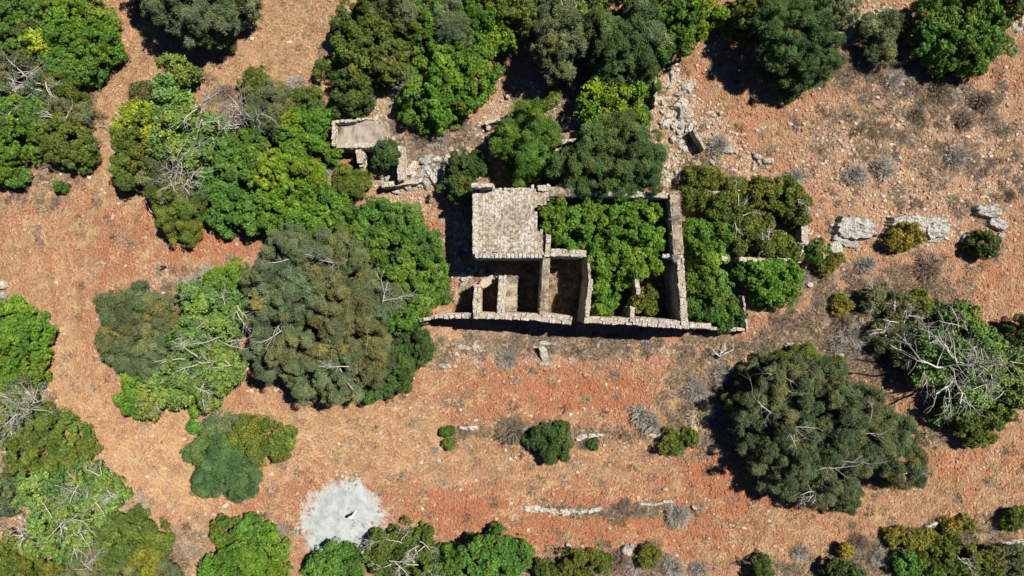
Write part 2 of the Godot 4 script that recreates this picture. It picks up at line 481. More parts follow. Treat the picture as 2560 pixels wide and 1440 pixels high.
func make_ground() -> void:
	var w := 2048
	var h := 1246
	var small := Image.create(MW, MH, false, Image.FORMAT_RGBA8)
	var spoil := Image.create(MW, MH, false, Image.FORMAT_RGBA8)
	for j in MH:
		for i in MW:
			var q := j * MW + i
			var sw := swath((i + 0.5) / MW * 2 * GX - GX, (j + 0.5) / MH * 2 * GZ - GZ)
			small.set_pixel(i, j, Color(clampf(cover[0][q] + 0.2 * sw, 0, 1), cover[1][q], cover[2][q], clampf(cover[4][q] - 0.12 * sw, 0, 1)))
			spoil.set_pixel(i, j, Color(cover[3][q], 0, 0, 1))
	small.resize(w, h, Image.INTERPOLATE_CUBIC)
	spoil.resize(w, h, Image.INTERPOLATE_CUBIC)
	var m := small.get_data()
	var sp := spoil.get_data()
	var layer := func(freq: float, seed_: int, oct: int, gain: float) -> PackedByteArray:
		var n := FastNoiseLite.new()
		n.seed = seed_
		n.noise_type = FastNoiseLite.TYPE_SIMPLEX
		n.fractal_octaves = oct
		n.fractal_gain = gain
		n.frequency = freq
		var im := n.get_image(w, h, false, false, false)
		im.convert(Image.FORMAT_L8)
		return im.get_data()
	var coarse: PackedByteArray = layer.call(0.012, 5, 4, 0.55)
	var fine: PackedByteArray = layer.call(0.16, 6, 3, 0.7)
	var grit: PackedByteArray = layer.call(0.33, 7, 2, 0.8)
	var rnd := RandomNumberGenerator.new()
	rnd.seed = 77
	var curve := PackedByteArray()
	curve.resize(1025)
	for i in 1025:
		curve[i] = int(clampf(Color(i / 1024.0, 0, 0).linear_to_srgb().r * 255.0, 0, 255))
	var out := PackedByteArray()
	out.resize(w * h * 3)
	var bump := PackedByteArray()
	bump.resize(w * h)
	for q in w * h:
		var co := coarse[q] / 255.0 - 0.5
		var fi := fine[q] / 255.0 - 0.5
		var gr := grit[q] / 255.0 - 0.5
		var q4 := q * 4
		var st := m[q4] / 255.0
		var li := m[q4 + 1] / 255.0
		var gv := m[q4 + 2] / 255.0
		var rd := m[q4 + 3] / 255.0
		rd = clampf(rd + co * 0.7, 0, 1)
		# soil: pinkish tan to brick red
		var R := lerpf(.235, .228, rd)
		var G := lerpf(.162, .099, rd)
		var B := lerpf(.112, .053, rd)
		var ss := clampf((st + co * 1.3 + fi * 1.1 - 0.5) * 1.9, 0, 1) * 0.75
		R = lerpf(R, .320, ss)
		G = lerpf(G, .205, ss)
		B = lerpf(B, .116, ss)
		var ll := clampf((li + co * 0.6 + gr * 0.9 - 0.4) * 2.2, 0, 1) * 0.7
		R = lerpf(R, .165, ll)
		G = lerpf(G, .128, ll)
		B = lerpf(B, .098, ll)
		var gg := clampf((gv + co * 0.5 + fi * 0.9 + gr * 0.7 - 0.45) * 2.6, 0, 1) * 0.85
		R = lerpf(R, .305, gg)
		G = lerpf(G, .262, gg)
		B = lerpf(B, .205, gg)
		var k := 1.0 + fi * 0.6 + gr * 0.9
		var s := clampf((sp[q4] / 255.0 + fi * 0.4 + gr * 0.2 - 0.35) * 1.6, 0, 1) * 0.85
		R = lerpf(R * k, .31 + gr * .06, s)
		G = lerpf(G * k, .33 + gr * .06, s)
		B = lerpf(B * k, .33 + gr * .06, s)
		out[q * 3] = curve[int(clampf(R, 0, 1) * 1024)]
		out[q * 3 + 1] = curve[int(clampf(G, 0, 1) * 1024)]
		out[q * 3 + 2] = curve[int(clampf(B, 0, 1) * 1024)]
		bump[q] = int(clampf(128.0 + (fi * 130.0 + gr * 110.0) * (1.0 - s * 0.8), 0, 255))
	var im := Image.create_from_data(w, h, false, Image.FORMAT_RGB8, out)
	var bm := Image.create_from_data(w, h, false, Image.FORMAT_L8, bump)
	bm.convert(Image.FORMAT_RGBA8)
	bm.bump_map_to_normal_map(3.0)
	var mat := StandardMaterial3D.new()
	mat.albedo_texture = ImageTexture.create_from_image(im)
	mat.normal_enabled = true
	mat.normal_texture = ImageTexture.create_from_image(bm)
	mat.normal_scale = 1.3
	mat.roughness = 0.97
	mat.metallic_specular = 0.15
	# one sheet: fine cells in view, stretched cells out to the far distance
	var xs := []
	var zs := []
	for i in range(-370, 371, 1):
		xs.append(i * 0.1 * 1.0)
	for i in range(-225, 226, 1):
		zs.append(i * 0.1)
	for e in [45.0, 70.0, 130.0, 300.0]:
		xs.append(e)
		xs.push_front(-e)
		zs.append(e)
		zs.push_front(-e)
	var v := PackedVector3Array()
	var uv := PackedVector2Array()
	var idx := PackedInt32Array()
	for z in zs:
		for x in xs:
			v.append(Vector3(x, gh(x, z), z))
			uv.append(Vector2((x + GX) / (2 * GX), (z + GZ) / (2 * GZ)))
	var nx := xs.size()
	for j in zs.size() - 1:
		for i in nx - 1:
			var a := j * nx + i
			idx.append_array(PackedInt32Array([a, a + 1, a + nx, a + 1, a + nx + 1, a + nx]))
	var n := PackedVector3Array()
	n.resize(v.size())
	for j in zs.size():
		for i in nx:
			var l := v[j * nx + maxi(i - 1, 0)]
			var rr := v[j * nx + mini(i + 1, nx - 1)]
			var u := v[maxi(j - 1, 0) * nx + i]
			var d := v[mini(j + 1, zs.size() - 1) * nx + i]
			n[j * nx + i] = (d - u).cross(rr - l).normalized()
	var arr := []
	arr.resize(Mesh.ARRAY_MAX)
	arr[Mesh.ARRAY_VERTEX] = v
	arr[Mesh.ARRAY_NORMAL] = n
	arr[Mesh.ARRAY_TEX_UV] = uv
	arr[Mesh.ARRAY_INDEX] = idx
	var tans := PackedFloat32Array()
	tans.resize(v.size() * 4)
	for i in v.size():
		tans[i * 4] = 1.0
		tans[i * 4 + 3] = -1.0
	arr[Mesh.ARRAY_TANGENT] = tans
	var mesh := ArrayMesh.new()
	mesh.add_surface_from_arrays(Mesh.PRIMITIVE_TRIANGLES, arr)
	var o := MeshInstance3D.new()
	o.name = "ground"
	o.mesh = mesh
	o.material_override = mat
	o.set_meta("kind", "structure")
	add_child(o)

func stuff(called: String, mesh: Mesh, mat: Material, buf: PackedFloat32Array, label: String, category: String) -> void:
	var o := copies(called, mesh, mat, self, buf)
	o.set_meta("kind", "stuff")
	tag(o, label, category)

func scatter() -> void:
	var straw := PackedFloat32Array()
	var herb := PackedFloat32Array()
	var stones := PackedFloat32Array()
	var clods := PackedFloat32Array()
	for i in 480000:
		var x := r(-34.5, 34.5)
		var z := r(-20.5, 20.5)
		var t := i % 4
		if t == 0:
			var s := cover_at(0, x, z) + 0.42 * mid_noise.get_noise_2d(x * 1.1, z * 1.1) + 0.25 * big_noise.get_noise_2d(x * 3.0, z * 3.0) + 0.14 * swath(x, z)
			if rng.randf() > s * 1.08 - 0.2 or cover_at(3, x, z) > 0.25:
				continue
			var k := r(0.8, 1.2)
			var c := Color(.39, .275, .16) * k if rng.randf() < 0.65 else Color(.27, .16, .09) * k
			put(straw, Basis(Vector3.UP, atan2(-x - 6.0, -z + 2.0) + r(-1.0, 1.0) + 0.6 * mid_noise.get_noise_2d(x * 0.4, z * 0.4)).scaled(Vector3.ONE * r(0.6, 1.15)), Vector3(x, gh(x, z), z), c)
		elif t == 1:
			var l := cover_at(1, x, z) + 0.3 * mid_noise.get_noise_2d(x * 1.3, z * 1.3 + 40.0)
			if rng.randf() > l * 1.15 - 0.12 or cover_at(3, x, z) > 0.2:
				continue
			var k := r(0.6, 1.3)
			var c := Color(.215, .185, .155) * k
			if rng.randf() < 0.35:
				c = Color(.32, .25, .16) * k
			elif rng.randf() < 0.2:
				c = Color(.13, .09, .065) * k
			put(herb, Basis(Vector3.UP, r(0, TAU)).scaled(Vector3.ONE * r(0.12, 0.45)), Vector3(x, gh(x, z), z), c)
		elif t == 3:
			if rng.randf() < maxf(cover_at(2, x, z), cover_at(3, x, z)) or rng.randf() < 0.35 + 0.5 * cover_at(0, x, z):
				continue
			var rd := clampf(cover_at(4, x, z) + r(-.25, .25), 0, 1)
			var s := 0.03 + 0.075 * pow(rng.randf(), 2.5)
			put(clods, Basis(Vector3.UP, r(0, TAU)).scaled(Vector3(s * r(.8, 1.3), s * r(.5, .9), s)), Vector3(x, gh(x, z), z), Color(.235, lerpf(.16, .099, rd), lerpf(.11, .053, rd)) * r(.75, 1.2))
		else:
			var g := maxf(cover_at(2, x, z), 0.05)
			g *= 1.0 + 0.8 * mid_noise.get_noise_2d(x * 1.5 + 90.0, z * 1.5)
			if rng.randf() > g * 0.9 or cover_at(3, x, z) > 0.4:
				continue
			var k := r(0.7, 1.15)
			var s := 0.025 + 0.11 * pow(rng.randf(), 3.0)
			var c := Color(.35, .31, .255) * k if rng.randf() < 0.7 else Color(.34, .235, .155) * k
			put(stones, Basis(Vector3.UP, r(0, TAU)).scaled(Vector3(s * r(.8, 1.4), s * r(.4, .8), s)), Vector3(x, gh(x, z) + s * 0.2, z), c)
	# thick dead scrub and coarser rubble where the photograph shows a mass of them
	var scrub := PackedFloat32Array()
	var chips := PackedFloat32Array()
	for i in 26000:
		var x := r(-34.0, 34.0)
		var z := r(-20.0, 20.0)
		var l := cover_at(1, x, z)
		if i % 3 == 0 and l > 0.5 and rng.randf() < (l - 0.45) * 0.62 and mid_noise.get_noise_2d(x + 11.0, z) > -0.15:
			var c := Color(.27, .25, .22) if rng.randf() < 0.5 else (Color(.36, .30, .21) if rng.randf() < 0.6 else Color(.17, .135, .105))
			var h := r(.22, .6)
			put(scrub, Basis(Vector3.UP, r(0, TAU)).scaled(Vector3(h, h * r(.6, 1.0), h)), Vector3(x, gh(x, z), z), c * r(.85, 1.45))
		elif i % 3 > 0 and rng.randf() < pow(cover_at(2, x, z), 2.2):
			var q := 0.06 + 0.2 * pow(rng.randf(), 2.6)
			put(chips, Basis(Vector3.UP, r(0, TAU)).scaled(Vector3(q * r(1, 1.6), q * r(.6, 1.1), q)), Vector3(x, gh(x, z), z), Color(.36, .33, .28) * r(.65, 1.15))
	stuff("dead_scrub", twig_meshes[1], mats.scatter, scrub, "tangle of dead grey and tan scrub on the dry slopes", "scrub")
	stuff("loose_rubble", rubble[1], mats.scatter, chips, "small broken limestone strewn around and behind the ruin", "rubble")
	stuff("dry_straw", straw_tuft(12, 0.29, 0.35, 0.019), mats.straw, straw, "pale mown straw strewn over the red soil", "straw")
	stuff("dead_herbs", twig_meshes[2], mats.scatter, herb, "small grey and brown dead herbs covering the waste ground", "herbs")
	stuff("soil_clods", rock(1, 1, 1, 7, 4, 0.5, 0.1), mats.scatter, clods, "crumbs of red and tan soil all over the open ground", "soil")
	stuff("pebbles", rock(1, 1, 1, 7, 4, 0.5, 0.3), mats.scatter, stones, "pale limestone pebbles scattered over the ground", "pebbles")

# ---------------------------------------------------------------- plants
const TINTS := {
	"bright": Color(.096, .198, .024), "mid": Color(.078, .165, .028), "dark": Color(.056, .100, .026), "olive": Color(.098, .140, .026),
	"grey": Color(.110, .148, .072), "fig": Color(.116, .200, .048), "yellow": Color(.185, .245, .024), "blue": Color(.066, .122, .044),
	"brown": Color(.105, .110, .042), "lime": Color(.126, .225, .020), "mustard": Color(.19, .185, .035), "deep": Color(.074, .128, .040), "oak": Color(.104, .136, .062),
}
# kind: puff radius, tuft spacing, tuft scale, sparseness
const KINDS := {
	"mastic": [0.24, 0.17, 0.78, 0.03, 1.6], "olive": [0.30, 0.20, 0.9, 0.05, 1.6], "fig": [0.36, 0.26, 1.0, 0.12, 2.0], "scrub": [0.24, 0.19, 0.85, 0.12, 1.8],
}

func make_tufts() -> void:
	leaf_meshes.mastic = leaf_tuft(38, 0.09, 0.055, 0.17)
	leaf_meshes.olive = leaf_tuft(50, 0.105, 0.04, 0.22)
	leaf_meshes.fig = leaf_tuft(22, 0.15, 0.105, 0.22)
	leaf_meshes.scrub = leaf_tuft(26, 0.13, 0.045, 0.17)
	twig_meshes = [twig_ball(110, 1.0, 0.045), twig_ball(100, 0.7, 0.045), twig_ball(26, 0.6, 0.075), twig_ball(90, 1.2, 0.045)]

func plant(called: String, kind: String, tint: String, label: String, category: String, lobes: Array, extra := "") -> void:
	var cx := Vector3.ZERO
	var wsum := 0.0
	var top := 0.0
	for l in lobes:
		var p := spot(l[0], l[1], l[3] * 0.5)
		cx += p * l[2]
		wsum += l[2]
		top = maxf(top, l[3])
	cx /= wsum
	cx.y = gh(cx.x, cx.z)
	var o := thing(called, label, category, cx, {"tree": "trees and tall bushes around the ruin", "bush": "evergreen bushes around the ruin", "shrub": "low shrubs of the waste ground"}.get(category, ""))
	var k: Array = KINDS[kind]
	var base: Color = TINTS[tint]
	var buf := PackedFloat32Array()
	var st := SurfaceTool.new()
	st.begin(Mesh.PRIMITIVE_TRIANGLES)
	var thick := clampf(top * 0.03, 0.02, 0.2)
	var fork := Vector3(r(-.1, .1), top * 0.25, r(-.1, .1))
	tube(st, [Vector3(0, -0.15, 0), Vector3(r(-.04, .04), top * 0.1, r(-.04, .04)), fork], [thick * 1.5, thick * 1.1, thick], 8)
	var puffs := []
	var shells := []
	for l in lobes:
		var h: float = l[3]
		var c := spot(l[0], l[1], h * 0.55) - cx
		c.y = h * 0.45
		var rad: float = l[2] / FOCAL * (EYE - h * 0.55)
		var vert := h * 0.55
		var lt := r(0.86, 1.16)
		var warm := r(-0.1, 0.12)
		tube(st, [fork, fork.lerp(c, 0.55) + Vector3(r(-.15, .15), r(.0, .2), r(-.15, .15)), c + Vector3(0, vert * 0.35, 0)], [thick * 0.8, thick * 0.5, thick * 0.25], 6)
		shells.append([c, rad, vert, shells.size() + 1])
		var pr0: float = minf(k[0], rad * 0.45)
		var count := int(TAU * rad * (rad + vert) * 0.5 / (pr0 * pr0 * k[4])) + 4
		for i in count:
			var u := r(-0.25, 1.0)
			var a := r(0, TAU)
			var s := pow(maxf(0.0, 1.0 - u * u), 0.38)
			var d := Vector3(cos(a) * s, signf(u) * pow(absf(u), 0.75), sin(a) * s)
			var wob := 1.0 + 0.42 * mid_noise.get_noise_2d(c.x + cx.x + d.x * 2.2, c.z + cx.z + d.z * 2.2 + u * 3.0)
			var q := c + Vector3(d.x * (rad - pr0 * 0.5), d.y * (vert - pr0 * 0.4), d.z * (rad - pr0 * 0.5)) * wob * r(0.72, 1.06)
			puffs.append([q, pr0 * r(0.5, 1.25), lt * r(0.78, 1.22), warm + r(-.1, .1), Vector3(d.x / rad, d.y / vert, d.z / rad).normalized(), shells.size()])
	for p in puffs:
		if rng.randf() < k[3] * 0.6:
			continue
		var pr: float = p[1]
		var q: Vector3 = p[0]
		var patch := mid_noise.get_noise_3d((q.x + cx.x) * 1.1, q.y, (q.z + cx.z) * 1.1)
		if mid_noise.get_noise_2d((q.x + cx.x) * 1.6 + 70.0, (q.z + cx.z) * 1.6) > 0.34:
			if top > 2.9 and rng.randf() < 0.5:
				continue
			q.y *= 0.55
		var inside := false
		for e in shells:
			if e[3] != p[5]:
				var f: Vector3 = (q - e[0]) / Vector3(e[1], e[2], e[1])
				if f.length_squared() < 0.5:
					inside = true
					break
		if inside:
			continue
		var count := int(2.2 * PI * pr * pr / (k[1] * k[1])) + 3
		for i in count:
			if rng.randf() < k[3]:
				continue
			var u := r(-0.3, 1.0)
			var a := r(0, TAU)
			var s := sqrt(maxf(0.0, 1.0 - u * u))
			var d: Vector3 = (Vector3(cos(a) * s, u, sin(a) * s) + p[4] * 0.4).normalized()
			var at: Vector3 = q + d * pr * (r(0.7, 1.0) if rng.randf() < 0.95 else r(1.0, 1.7))
			if at.y < 0.05:
				continue
			var lum: float = p[2] * r(0.75, 1.25) * (1.0 + 0.35 * patch)
			var w: float = maxf(p[3] + r(-.06, .06) + 0.16 * patch, -0.08)
			var col := Color(base.r * lum * (1.0 + w * 1.6), base.g * lum, base.b * lum * (1.0 - w))
			put(buf, up_to((d + Vector3(0, 0.25, 0)).normalized(), r(0, TAU)).scaled(Vector3.ONE * k[2] * r(0.75, 1.2)), at, col)
	part("trunk", st.commit(), mats.pale_bark if kind == "fig" else mats.bark, o)
	copies("crown", leaf_meshes[kind], leaf_mats[kind], o, buf).set_meta("kind", "stuff")
	tufts += buf.size() / 16
	if extra != "":
		var bst := SurfaceTool.new()
		bst.begin(Mesh.PRIMITIVE_TRIANGLES)
		var n := 0
		for l in lobes:
			if extra == "few" and n % 3 != 0:
				n += 1
				continue
			n += 1
			var h: float = l[3]
			var c := spot(l[0], l[1], h) - cx
			for b in (4 if extra == "many" else 3):
				var a := r(0, TAU)
				var rad: float = l[2] / 40.0
				branch(bst, Vector3(c.x + r(-.3, .3) * rad, h * r(0.85, 1.0), c.z + r(-.3, .3) * rad), Vector3(cos(a), r(0.1, 0.4), sin(a)).normalized(), rad * r(0.7, 1.1), 0.036 if extra == "many" else 0.03, 2, 0.02)
		part("bare_branches", bst.commit(), mats.pale_bark, o)

func dead_tree(label: String, px: float, py: float, stems: Array, rad: float, depth := 2) -> void:
	var at := on_ground(px, py)
	var o := thing("dead_tree", label, "dead tree", at, "bare dead trees and branches")
	for s in stems:      # each stem: end pixel x, y, end height
		var st := SurfaceTool.new()
		st.begin(Mesh.PRIMITIVE_TRIANGLES)
		var rise: float = 1.35 if s[2] > 1.5 else 1.0
		var e := spot(s[0], s[1], s[2] * rise) - at
		var f := Vector3(r(-.1, .1), -0.1, r(-.1, .1))
		var pts := []
		var radii := []
		for i in 7:
			var t := i / 6.0
			pts.append(f.lerp(e, t) + Vector3(r(-.12, .12), 0.35 * sin(t * PI) + r(-.08, .08), r(-.12, .12)) * (1.0 if i > 0 and i < 6 else 0.0))
			radii.append(rad * 1.25 * lerpf(1.0, 0.35, t))
		tube(st, pts, radii, 6)
		for b in 5:
			var k := 2 + b % 5
			var dir: Vector3 = (pts[mini(k, 5) + 1] - pts[mini(k, 5)]).normalized()
			branch(st, pts[mini(k, 6)], (dir * 0.6 + Vector3(r(-1, 1), r(-.2, .4), r(-1, 1)) * 0.7).normalized(), e.length() * r(0.18, 0.36), radii[mini(k, 6)] * 0.6, depth - 1)
		part("branch", st.commit(), mats.pale_bark, o)

func make_plants() -> void:
	var M := "mastic"
	var O := "olive"
	var F := "fig"
	var S := "scrub"
	var B := "mastic_bush"
	for p in [
		# top left corner
		[B, M, "mid", "green bush filling the very top left corner", "bush", [[30, 25, 75, 2.8], [110, 10, 70, 2.6], [60, 70, 55, 2.4]]],
		[B, M, "bright", "bright green bush bulging right from the top left thicket into the straw", "bush", [[205, 40, 62, 2.8], [235, 105, 58, 2.4], [180, 100, 55, 2.6], [278, 130, 28, 1.4], [265, 70, 30, 1.6]]],
		["scrub_bush", S, "brown", "brownish olive bush inside the top left thicket", "bush", [[85, 95, 50, 2.2], [35, 130, 45, 2.0], [140, 60, 38, 2.2]]],
		["young_shrub", F, "yellow", "yellow-green sprigs in the middle of the top left thicket", "shrub", [[105, 120, 32, 2.2], [135, 130, 26, 2.0]]],
		["scrub_bush", S, "grey", "grey-twigged bush with pale dead branches at the left edge", "bush", [[60, 185, 60, 2.2], [110, 215, 48, 2.2], [30, 230, 40, 2.0]], "many"],
		[B, M, "mid", "green bush right of the grey twigs in the upper left thicket", "bush", [[200, 160, 50, 2.2], [160, 170, 40, 2.2], [250, 160, 20, 1.0], [235, 190, 22, 1.0]]],
		["scrub_bush", O, "olive", "round dark olive bush on the thicket's right edge above the path", "bush", [[165, 220, 48, 2.0], [185, 250, 30, 1.6]]],
		[B, M, "mid", "green bush at the left edge below the grey twigs", "bush", [[25, 285, 50, 2.2], [80, 280, 45, 2.2], [100, 310, 35, 2.0]], "few"],
		["scrub_bush", S, "grey", "grey green twiggy bush beside the narrow part of the path", "bush", [[150, 290, 45, 1.8], [205, 295, 34, 1.4]], "few"],
		[B, M, "bright", "green bush on the left edge above the smallest round one", "bush", [[30, 345, 60, 2.6], [10, 400, 45, 2.2]]],
		["scrub_bush", M, "olive", "olive green bush at the lower right tip of the left thicket", "bush", [[180, 355, 55, 2.0], [190, 395, 36, 1.5], [140, 345, 42, 2.0], [110, 330, 34, 2.0]]],
		[B, M, "mid", "smallest round bush at the foot of the upper left thicket", "bush", [[40, 440, 28, 1.2], [15, 450, 18, 0.9]]],
		["olive_tree", O, "grey", "grey-green olive tree at the top edge casting shade on straw", "tree", [[440, 15, 65, 3.7], [520, 25, 78, 4.1], [575, 5, 60, 3.7], [520, 72, 38, 2.7], [470, -50, 110, 4.2], [560, -60, 90, 3.9], [400, -40, 70, 3.6]]],
		# thicket left of the small outbuilding
		["fig_tree", F, "fig", "tall light green fig column at the top of the middle thicket", "tree", [[455, 180, 34, 2.6], [430, 225, 34, 2.6], [445, 260, 36, 2.8], [430, 300, 34, 2.8], [480, 330, 52, 3.2], [445, 365, 48, 3.0]]],
		["scrub_bush", S, "brown", "olive scrub left of the light green fig column", "bush", [[390, 240, 40, 1.5], [360, 250, 28, 1.2], [340, 228, 16, 0.7]]],
		["young_shrub", F, "yellow", "yellow-leaved shrub on the middle thicket's left flank", "shrub", [[345, 290, 36, 2.0], [375, 300, 34, 2.2], [312, 330, 26, 1.6], [390, 345, 36, 2.2]]],
		["scrub_bush", M, "olive", "dark olive bush at the left tip of the middle thicket", "bush", [[340, 360, 44, 2.2], [330, 420, 44, 2.0], [370, 395, 44, 2.4], [325, 455, 22, 1.2]]],
		["fig_tree", F, "fig", "pale green fig right of the white dead branches", "tree", [[535, 335, 42, 2.8], [545, 375, 40, 2.8], [500, 390, 36, 2.8]], "few"],
		["scrub_bush", O, "grey", "grey olive bush with bare white limbs in the middle thicket", "bush", [[430, 440, 44, 2.4], [490, 460, 40, 2.4], [395, 460, 34, 2.0]], "few"],
		["scrub_bush", O, "olive", "round olive bush whose shadow falls on bare red soil", "bush", [[450, 515, 55, 2.6], [455, 560, 42, 2.0], [420, 500, 38, 2.2], [490, 500, 36, 2.2]]],
		[B, M, "mid", "broad dark green bush at the heart of the middle thicket", "bush", [[590, 400, 55, 2.8], [560, 450, 50, 2.8], [630, 420, 50, 2.8], [620, 360, 42, 2.4]]],
		[B, M, "mid", "green bush on the lower edge of the middle thicket above red soil", "bush", [[590, 505, 48, 2.4], [555, 545, 32, 1.8], [640, 540, 46, 2.4], [570, 580, 16, 0.9]]],
		["scrub_bush", S, "olive", "upright feathery shrub above the fan of dead branches", "shrub", [[635, 205, 32, 1.6], [640, 240, 30, 1.6]]],
		["scrub_bush", O, "grey", "grey green bush right of the dead branch fan", "bush", [[690, 255, 44, 2.0], [670, 300, 40, 2.2], [650, 275, 30, 1.8]]],
		[B, M, "olive", "small olive bush at the thicket's upper right corner", "bush", [[780, 250, 32, 1.4], [740, 255, 26, 1.2]]],
		[B, M, "bright", "bright green bush touching the small cistern's left side", "bush", [[740, 315, 38, 2.2], [785, 305, 32, 2.0], [810, 300, 26, 1.6], [725, 350, 34, 2.2], [765, 350, 36, 2.2], [832, 380, 24, 1.5]]],
		[B, M, "lime", "yellow-green bush, brightest of the middle thicket", "bush", [[690, 430, 44, 2.8], [735, 420, 44, 2.8], [770, 445, 44, 2.8], [710, 485, 44, 2.6], [760, 500, 40, 2.4], [680, 500, 34, 2.2]]],
		[B, M, "bright", "green bush below the yellow-green one beside the big oak", "bush", [[810, 505, 44, 2.4], [780, 550, 44, 2.2], [840, 550, 36, 2.0], [730, 570, 44, 2.2], [690, 565, 30, 1.8]]],
		["scrub_bush", S, "olive", "thin olive scrub growing over the outbuilding's lower left room", "bush", [[860, 445, 34, 1.5], [895, 460, 30, 1.5], [850, 490, 32, 1.6], [905, 445, 20, 1.2]]],
		[B, M, "dark", "dark green bush growing inside the outbuilding's right room", "bush", [[968, 378, 28, 2.2], [975, 395, 24, 2.0], [955, 400, 20, 1.8]]],
		# the group around the big oak
		["holm_oak", O, "grey", "biggest grey-green holm oak left of the ruin", "tree", [[730, 650, 72, 4.2], [690, 720, 66, 3.9], [800, 660, 78, 4.6], [860, 650, 60, 4.2], [760, 750, 84, 4.9], [860, 740, 84, 4.9], [690, 810, 60, 3.9], [790, 840, 84, 4.9], [890, 830, 76, 4.6], [940, 760, 60, 4.1], [700, 890, 64, 3.7], [780, 930, 66, 3.9], [860, 930, 66, 3.9], [930, 900, 60, 3.6], [800, 970, 34, 2.7]], "few"],
		[B, M, "mid", "wide green bush between the holm oak and the ruin", "bush", [[880, 570, 48, 2.6], [940, 555, 54, 2.8], [1010, 565, 54, 2.8], [1050, 620, 54, 2.8], [980, 630, 64, 3.2], [1080, 680, 42, 2.4], [1020, 700, 54, 2.8], [1090, 730, 34, 1.8], [1040, 760, 44, 2.2], [930, 600, 48, 2.8], [1000, 790, 40, 2.2]]],
		[B, M, "dark", "dark green bush under the holm oak's right flank beside red soil", "bush", [[1040, 850, 38, 1.8], [1060, 880, 28, 1.4], [1000, 900, 44, 2.0], [990, 945, 40, 1.8], [940, 965, 34, 1.8]]],
		["fig_tree", F, "fig", "light green fig with pale twigs left of the holm oak", "tree", [[510, 760, 54, 3.2], [570, 770, 54, 3.4], [490, 830, 54, 3.4], [560, 840, 58, 3.6], [480, 910, 58, 3.2], [560, 915, 54, 3.2], [430, 960, 50, 2.8], [500, 975, 44, 2.6], [390, 1000, 34, 2.2]], "all"],
		["scrub_bush", O, "oak", "dark olive bush on the left of the light green fig", "bush", [[300, 770, 42, 2.2], [350, 760, 44, 2.4], [330, 830, 54, 2.6], [285, 850, 34, 2.0], [395, 790, 46, 2.6], [400, 860, 50, 2.6], [310, 890, 40, 1.9], [360, 920, 40, 2.0]]],
		[B, M, "bright", "small yellow-green bush at the fig's lower left", "bush", [[345, 960, 34, 1.8], [330, 1000, 34, 1.7], [355, 1015, 28, 1.5]]],
		[B, M, "bright", "bright green bush capping the top of the fig clump", "bush", [[585, 695, 38, 2.4], [550, 700, 30, 2.2], [615, 720, 26, 2.2]]],
		# left edge, downwards
		[B, M, "bright", "dense rounded green bush on the left edge beside the straw path", "bush", [[20, 800, 52, 2.2], [55, 850, 60, 2.4], [10, 890, 60, 2.4], [70, 910, 48, 2.0], [20, 950, 44, 1.8]]],
		["fig_tree", F, "grey", "grey-branched leafless looking fig at the left edge", "tree", [[30, 1000, 48, 2.2], [60, 970, 34, 1.8], [20, 1060, 40, 2.0]], "all"],
		[B, M, "olive", "low olive green bush beside the path on the lower left", "bush", [[110, 1060, 48, 1.8], [170, 1080, 50, 1.8], [200, 1120, 38, 1.6], [120, 1130, 50, 1.8], [65, 1130, 44, 1.8], [170, 1160, 40, 1.6]]],
		["fig_tree", F, "fig", "light green fig with long white branches at lower left", "tree", [[120, 1220, 48, 2.8], [190, 1210, 50, 3.0], [250, 1200, 44, 2.6], [150, 1290, 50, 3.0], [220, 1270, 54, 3.0], [280, 1230, 34, 2.2], [190, 1340, 46, 2.6], [110, 1340, 34, 2.2]], "all"],
		[B, M, "olive", "yellow-olive bush in the lower left corner region beside dry grass", "bush", [[330, 1320, 48, 2.0], [390, 1350, 40, 1.8], [300, 1370, 54, 2.2], [370, 1400, 48, 2.0], [270, 1330, 40, 2.0]]],
		["scrub_bush", O, "grey", "grey green bush on the bottom edge near the left corner", "bush", [[230, 1420, 54, 2.2], [300, 1435, 50, 2.0], [410, 1430, 40, 1.8]], "few"],
		[B, M, "olive", "dark olive bush in the bottom left corner", "bush", [[50, 1380, 48, 2.2], [30, 1430, 54, 2.2], [110, 1410, 50, 2.2], [150, 1440, 44, 2.0]]],
		["scrub_bush", S, "grey", "small grey scrub at the left edge beside the white-branched fig", "shrub", [[15, 1215, 26, 1.4], [20, 1265, 24, 1.2]]],
		# lower centre left
		[B, O, "blue", "bluish green bush standing alone in the straw", "bush", [[530, 1130, 48, 2.6], [575, 1160, 50, 2.8], [540, 1190, 48, 2.6], [600, 1205, 38, 2.2], [585, 1232, 22, 1.4], [490, 1130, 24, 1.6], [520, 1215, 24, 1.5]]],
		[B, M, "olive", "olive bush leaning on the bluish one in the straw", "bush", [[620, 1085, 40, 2.0], [670, 1085, 38, 1.9], [705, 1100, 30, 1.6], [640, 1120, 38, 2.0], [700, 1130, 22, 1.3]]],
		["scrub_bush", S, "grey", "low grey scrub at the upper tip of the lone straw bushes", "shrub", [[545, 1062, 32, 1.0], [580, 1058, 24, 0.9]]],
		[B, M, "mid", "green bush at the bottom edge left of the white spoil", "bush", [[575, 1330, 40, 1.8], [625, 1325, 34, 1.7], [615, 1360, 42, 2.0]]],
		[B, M, "bright", "yellowish bush at the bottom edge touching the white spoil's left", "bush", [[660, 1370, 48, 2.2], [600, 1400, 48, 2.2], [680, 1425, 44, 2.0], [540, 1420, 34, 1.8], [620, 1440, 44, 2.0]]],
		[B, M, "mid", "green bush overlapping the lower edge of the white spoil", "bush", [[820, 1405, 40, 1.9], [860, 1395, 38, 1.8], [790, 1420, 30, 1.6], [870, 1430, 40, 1.8]]],
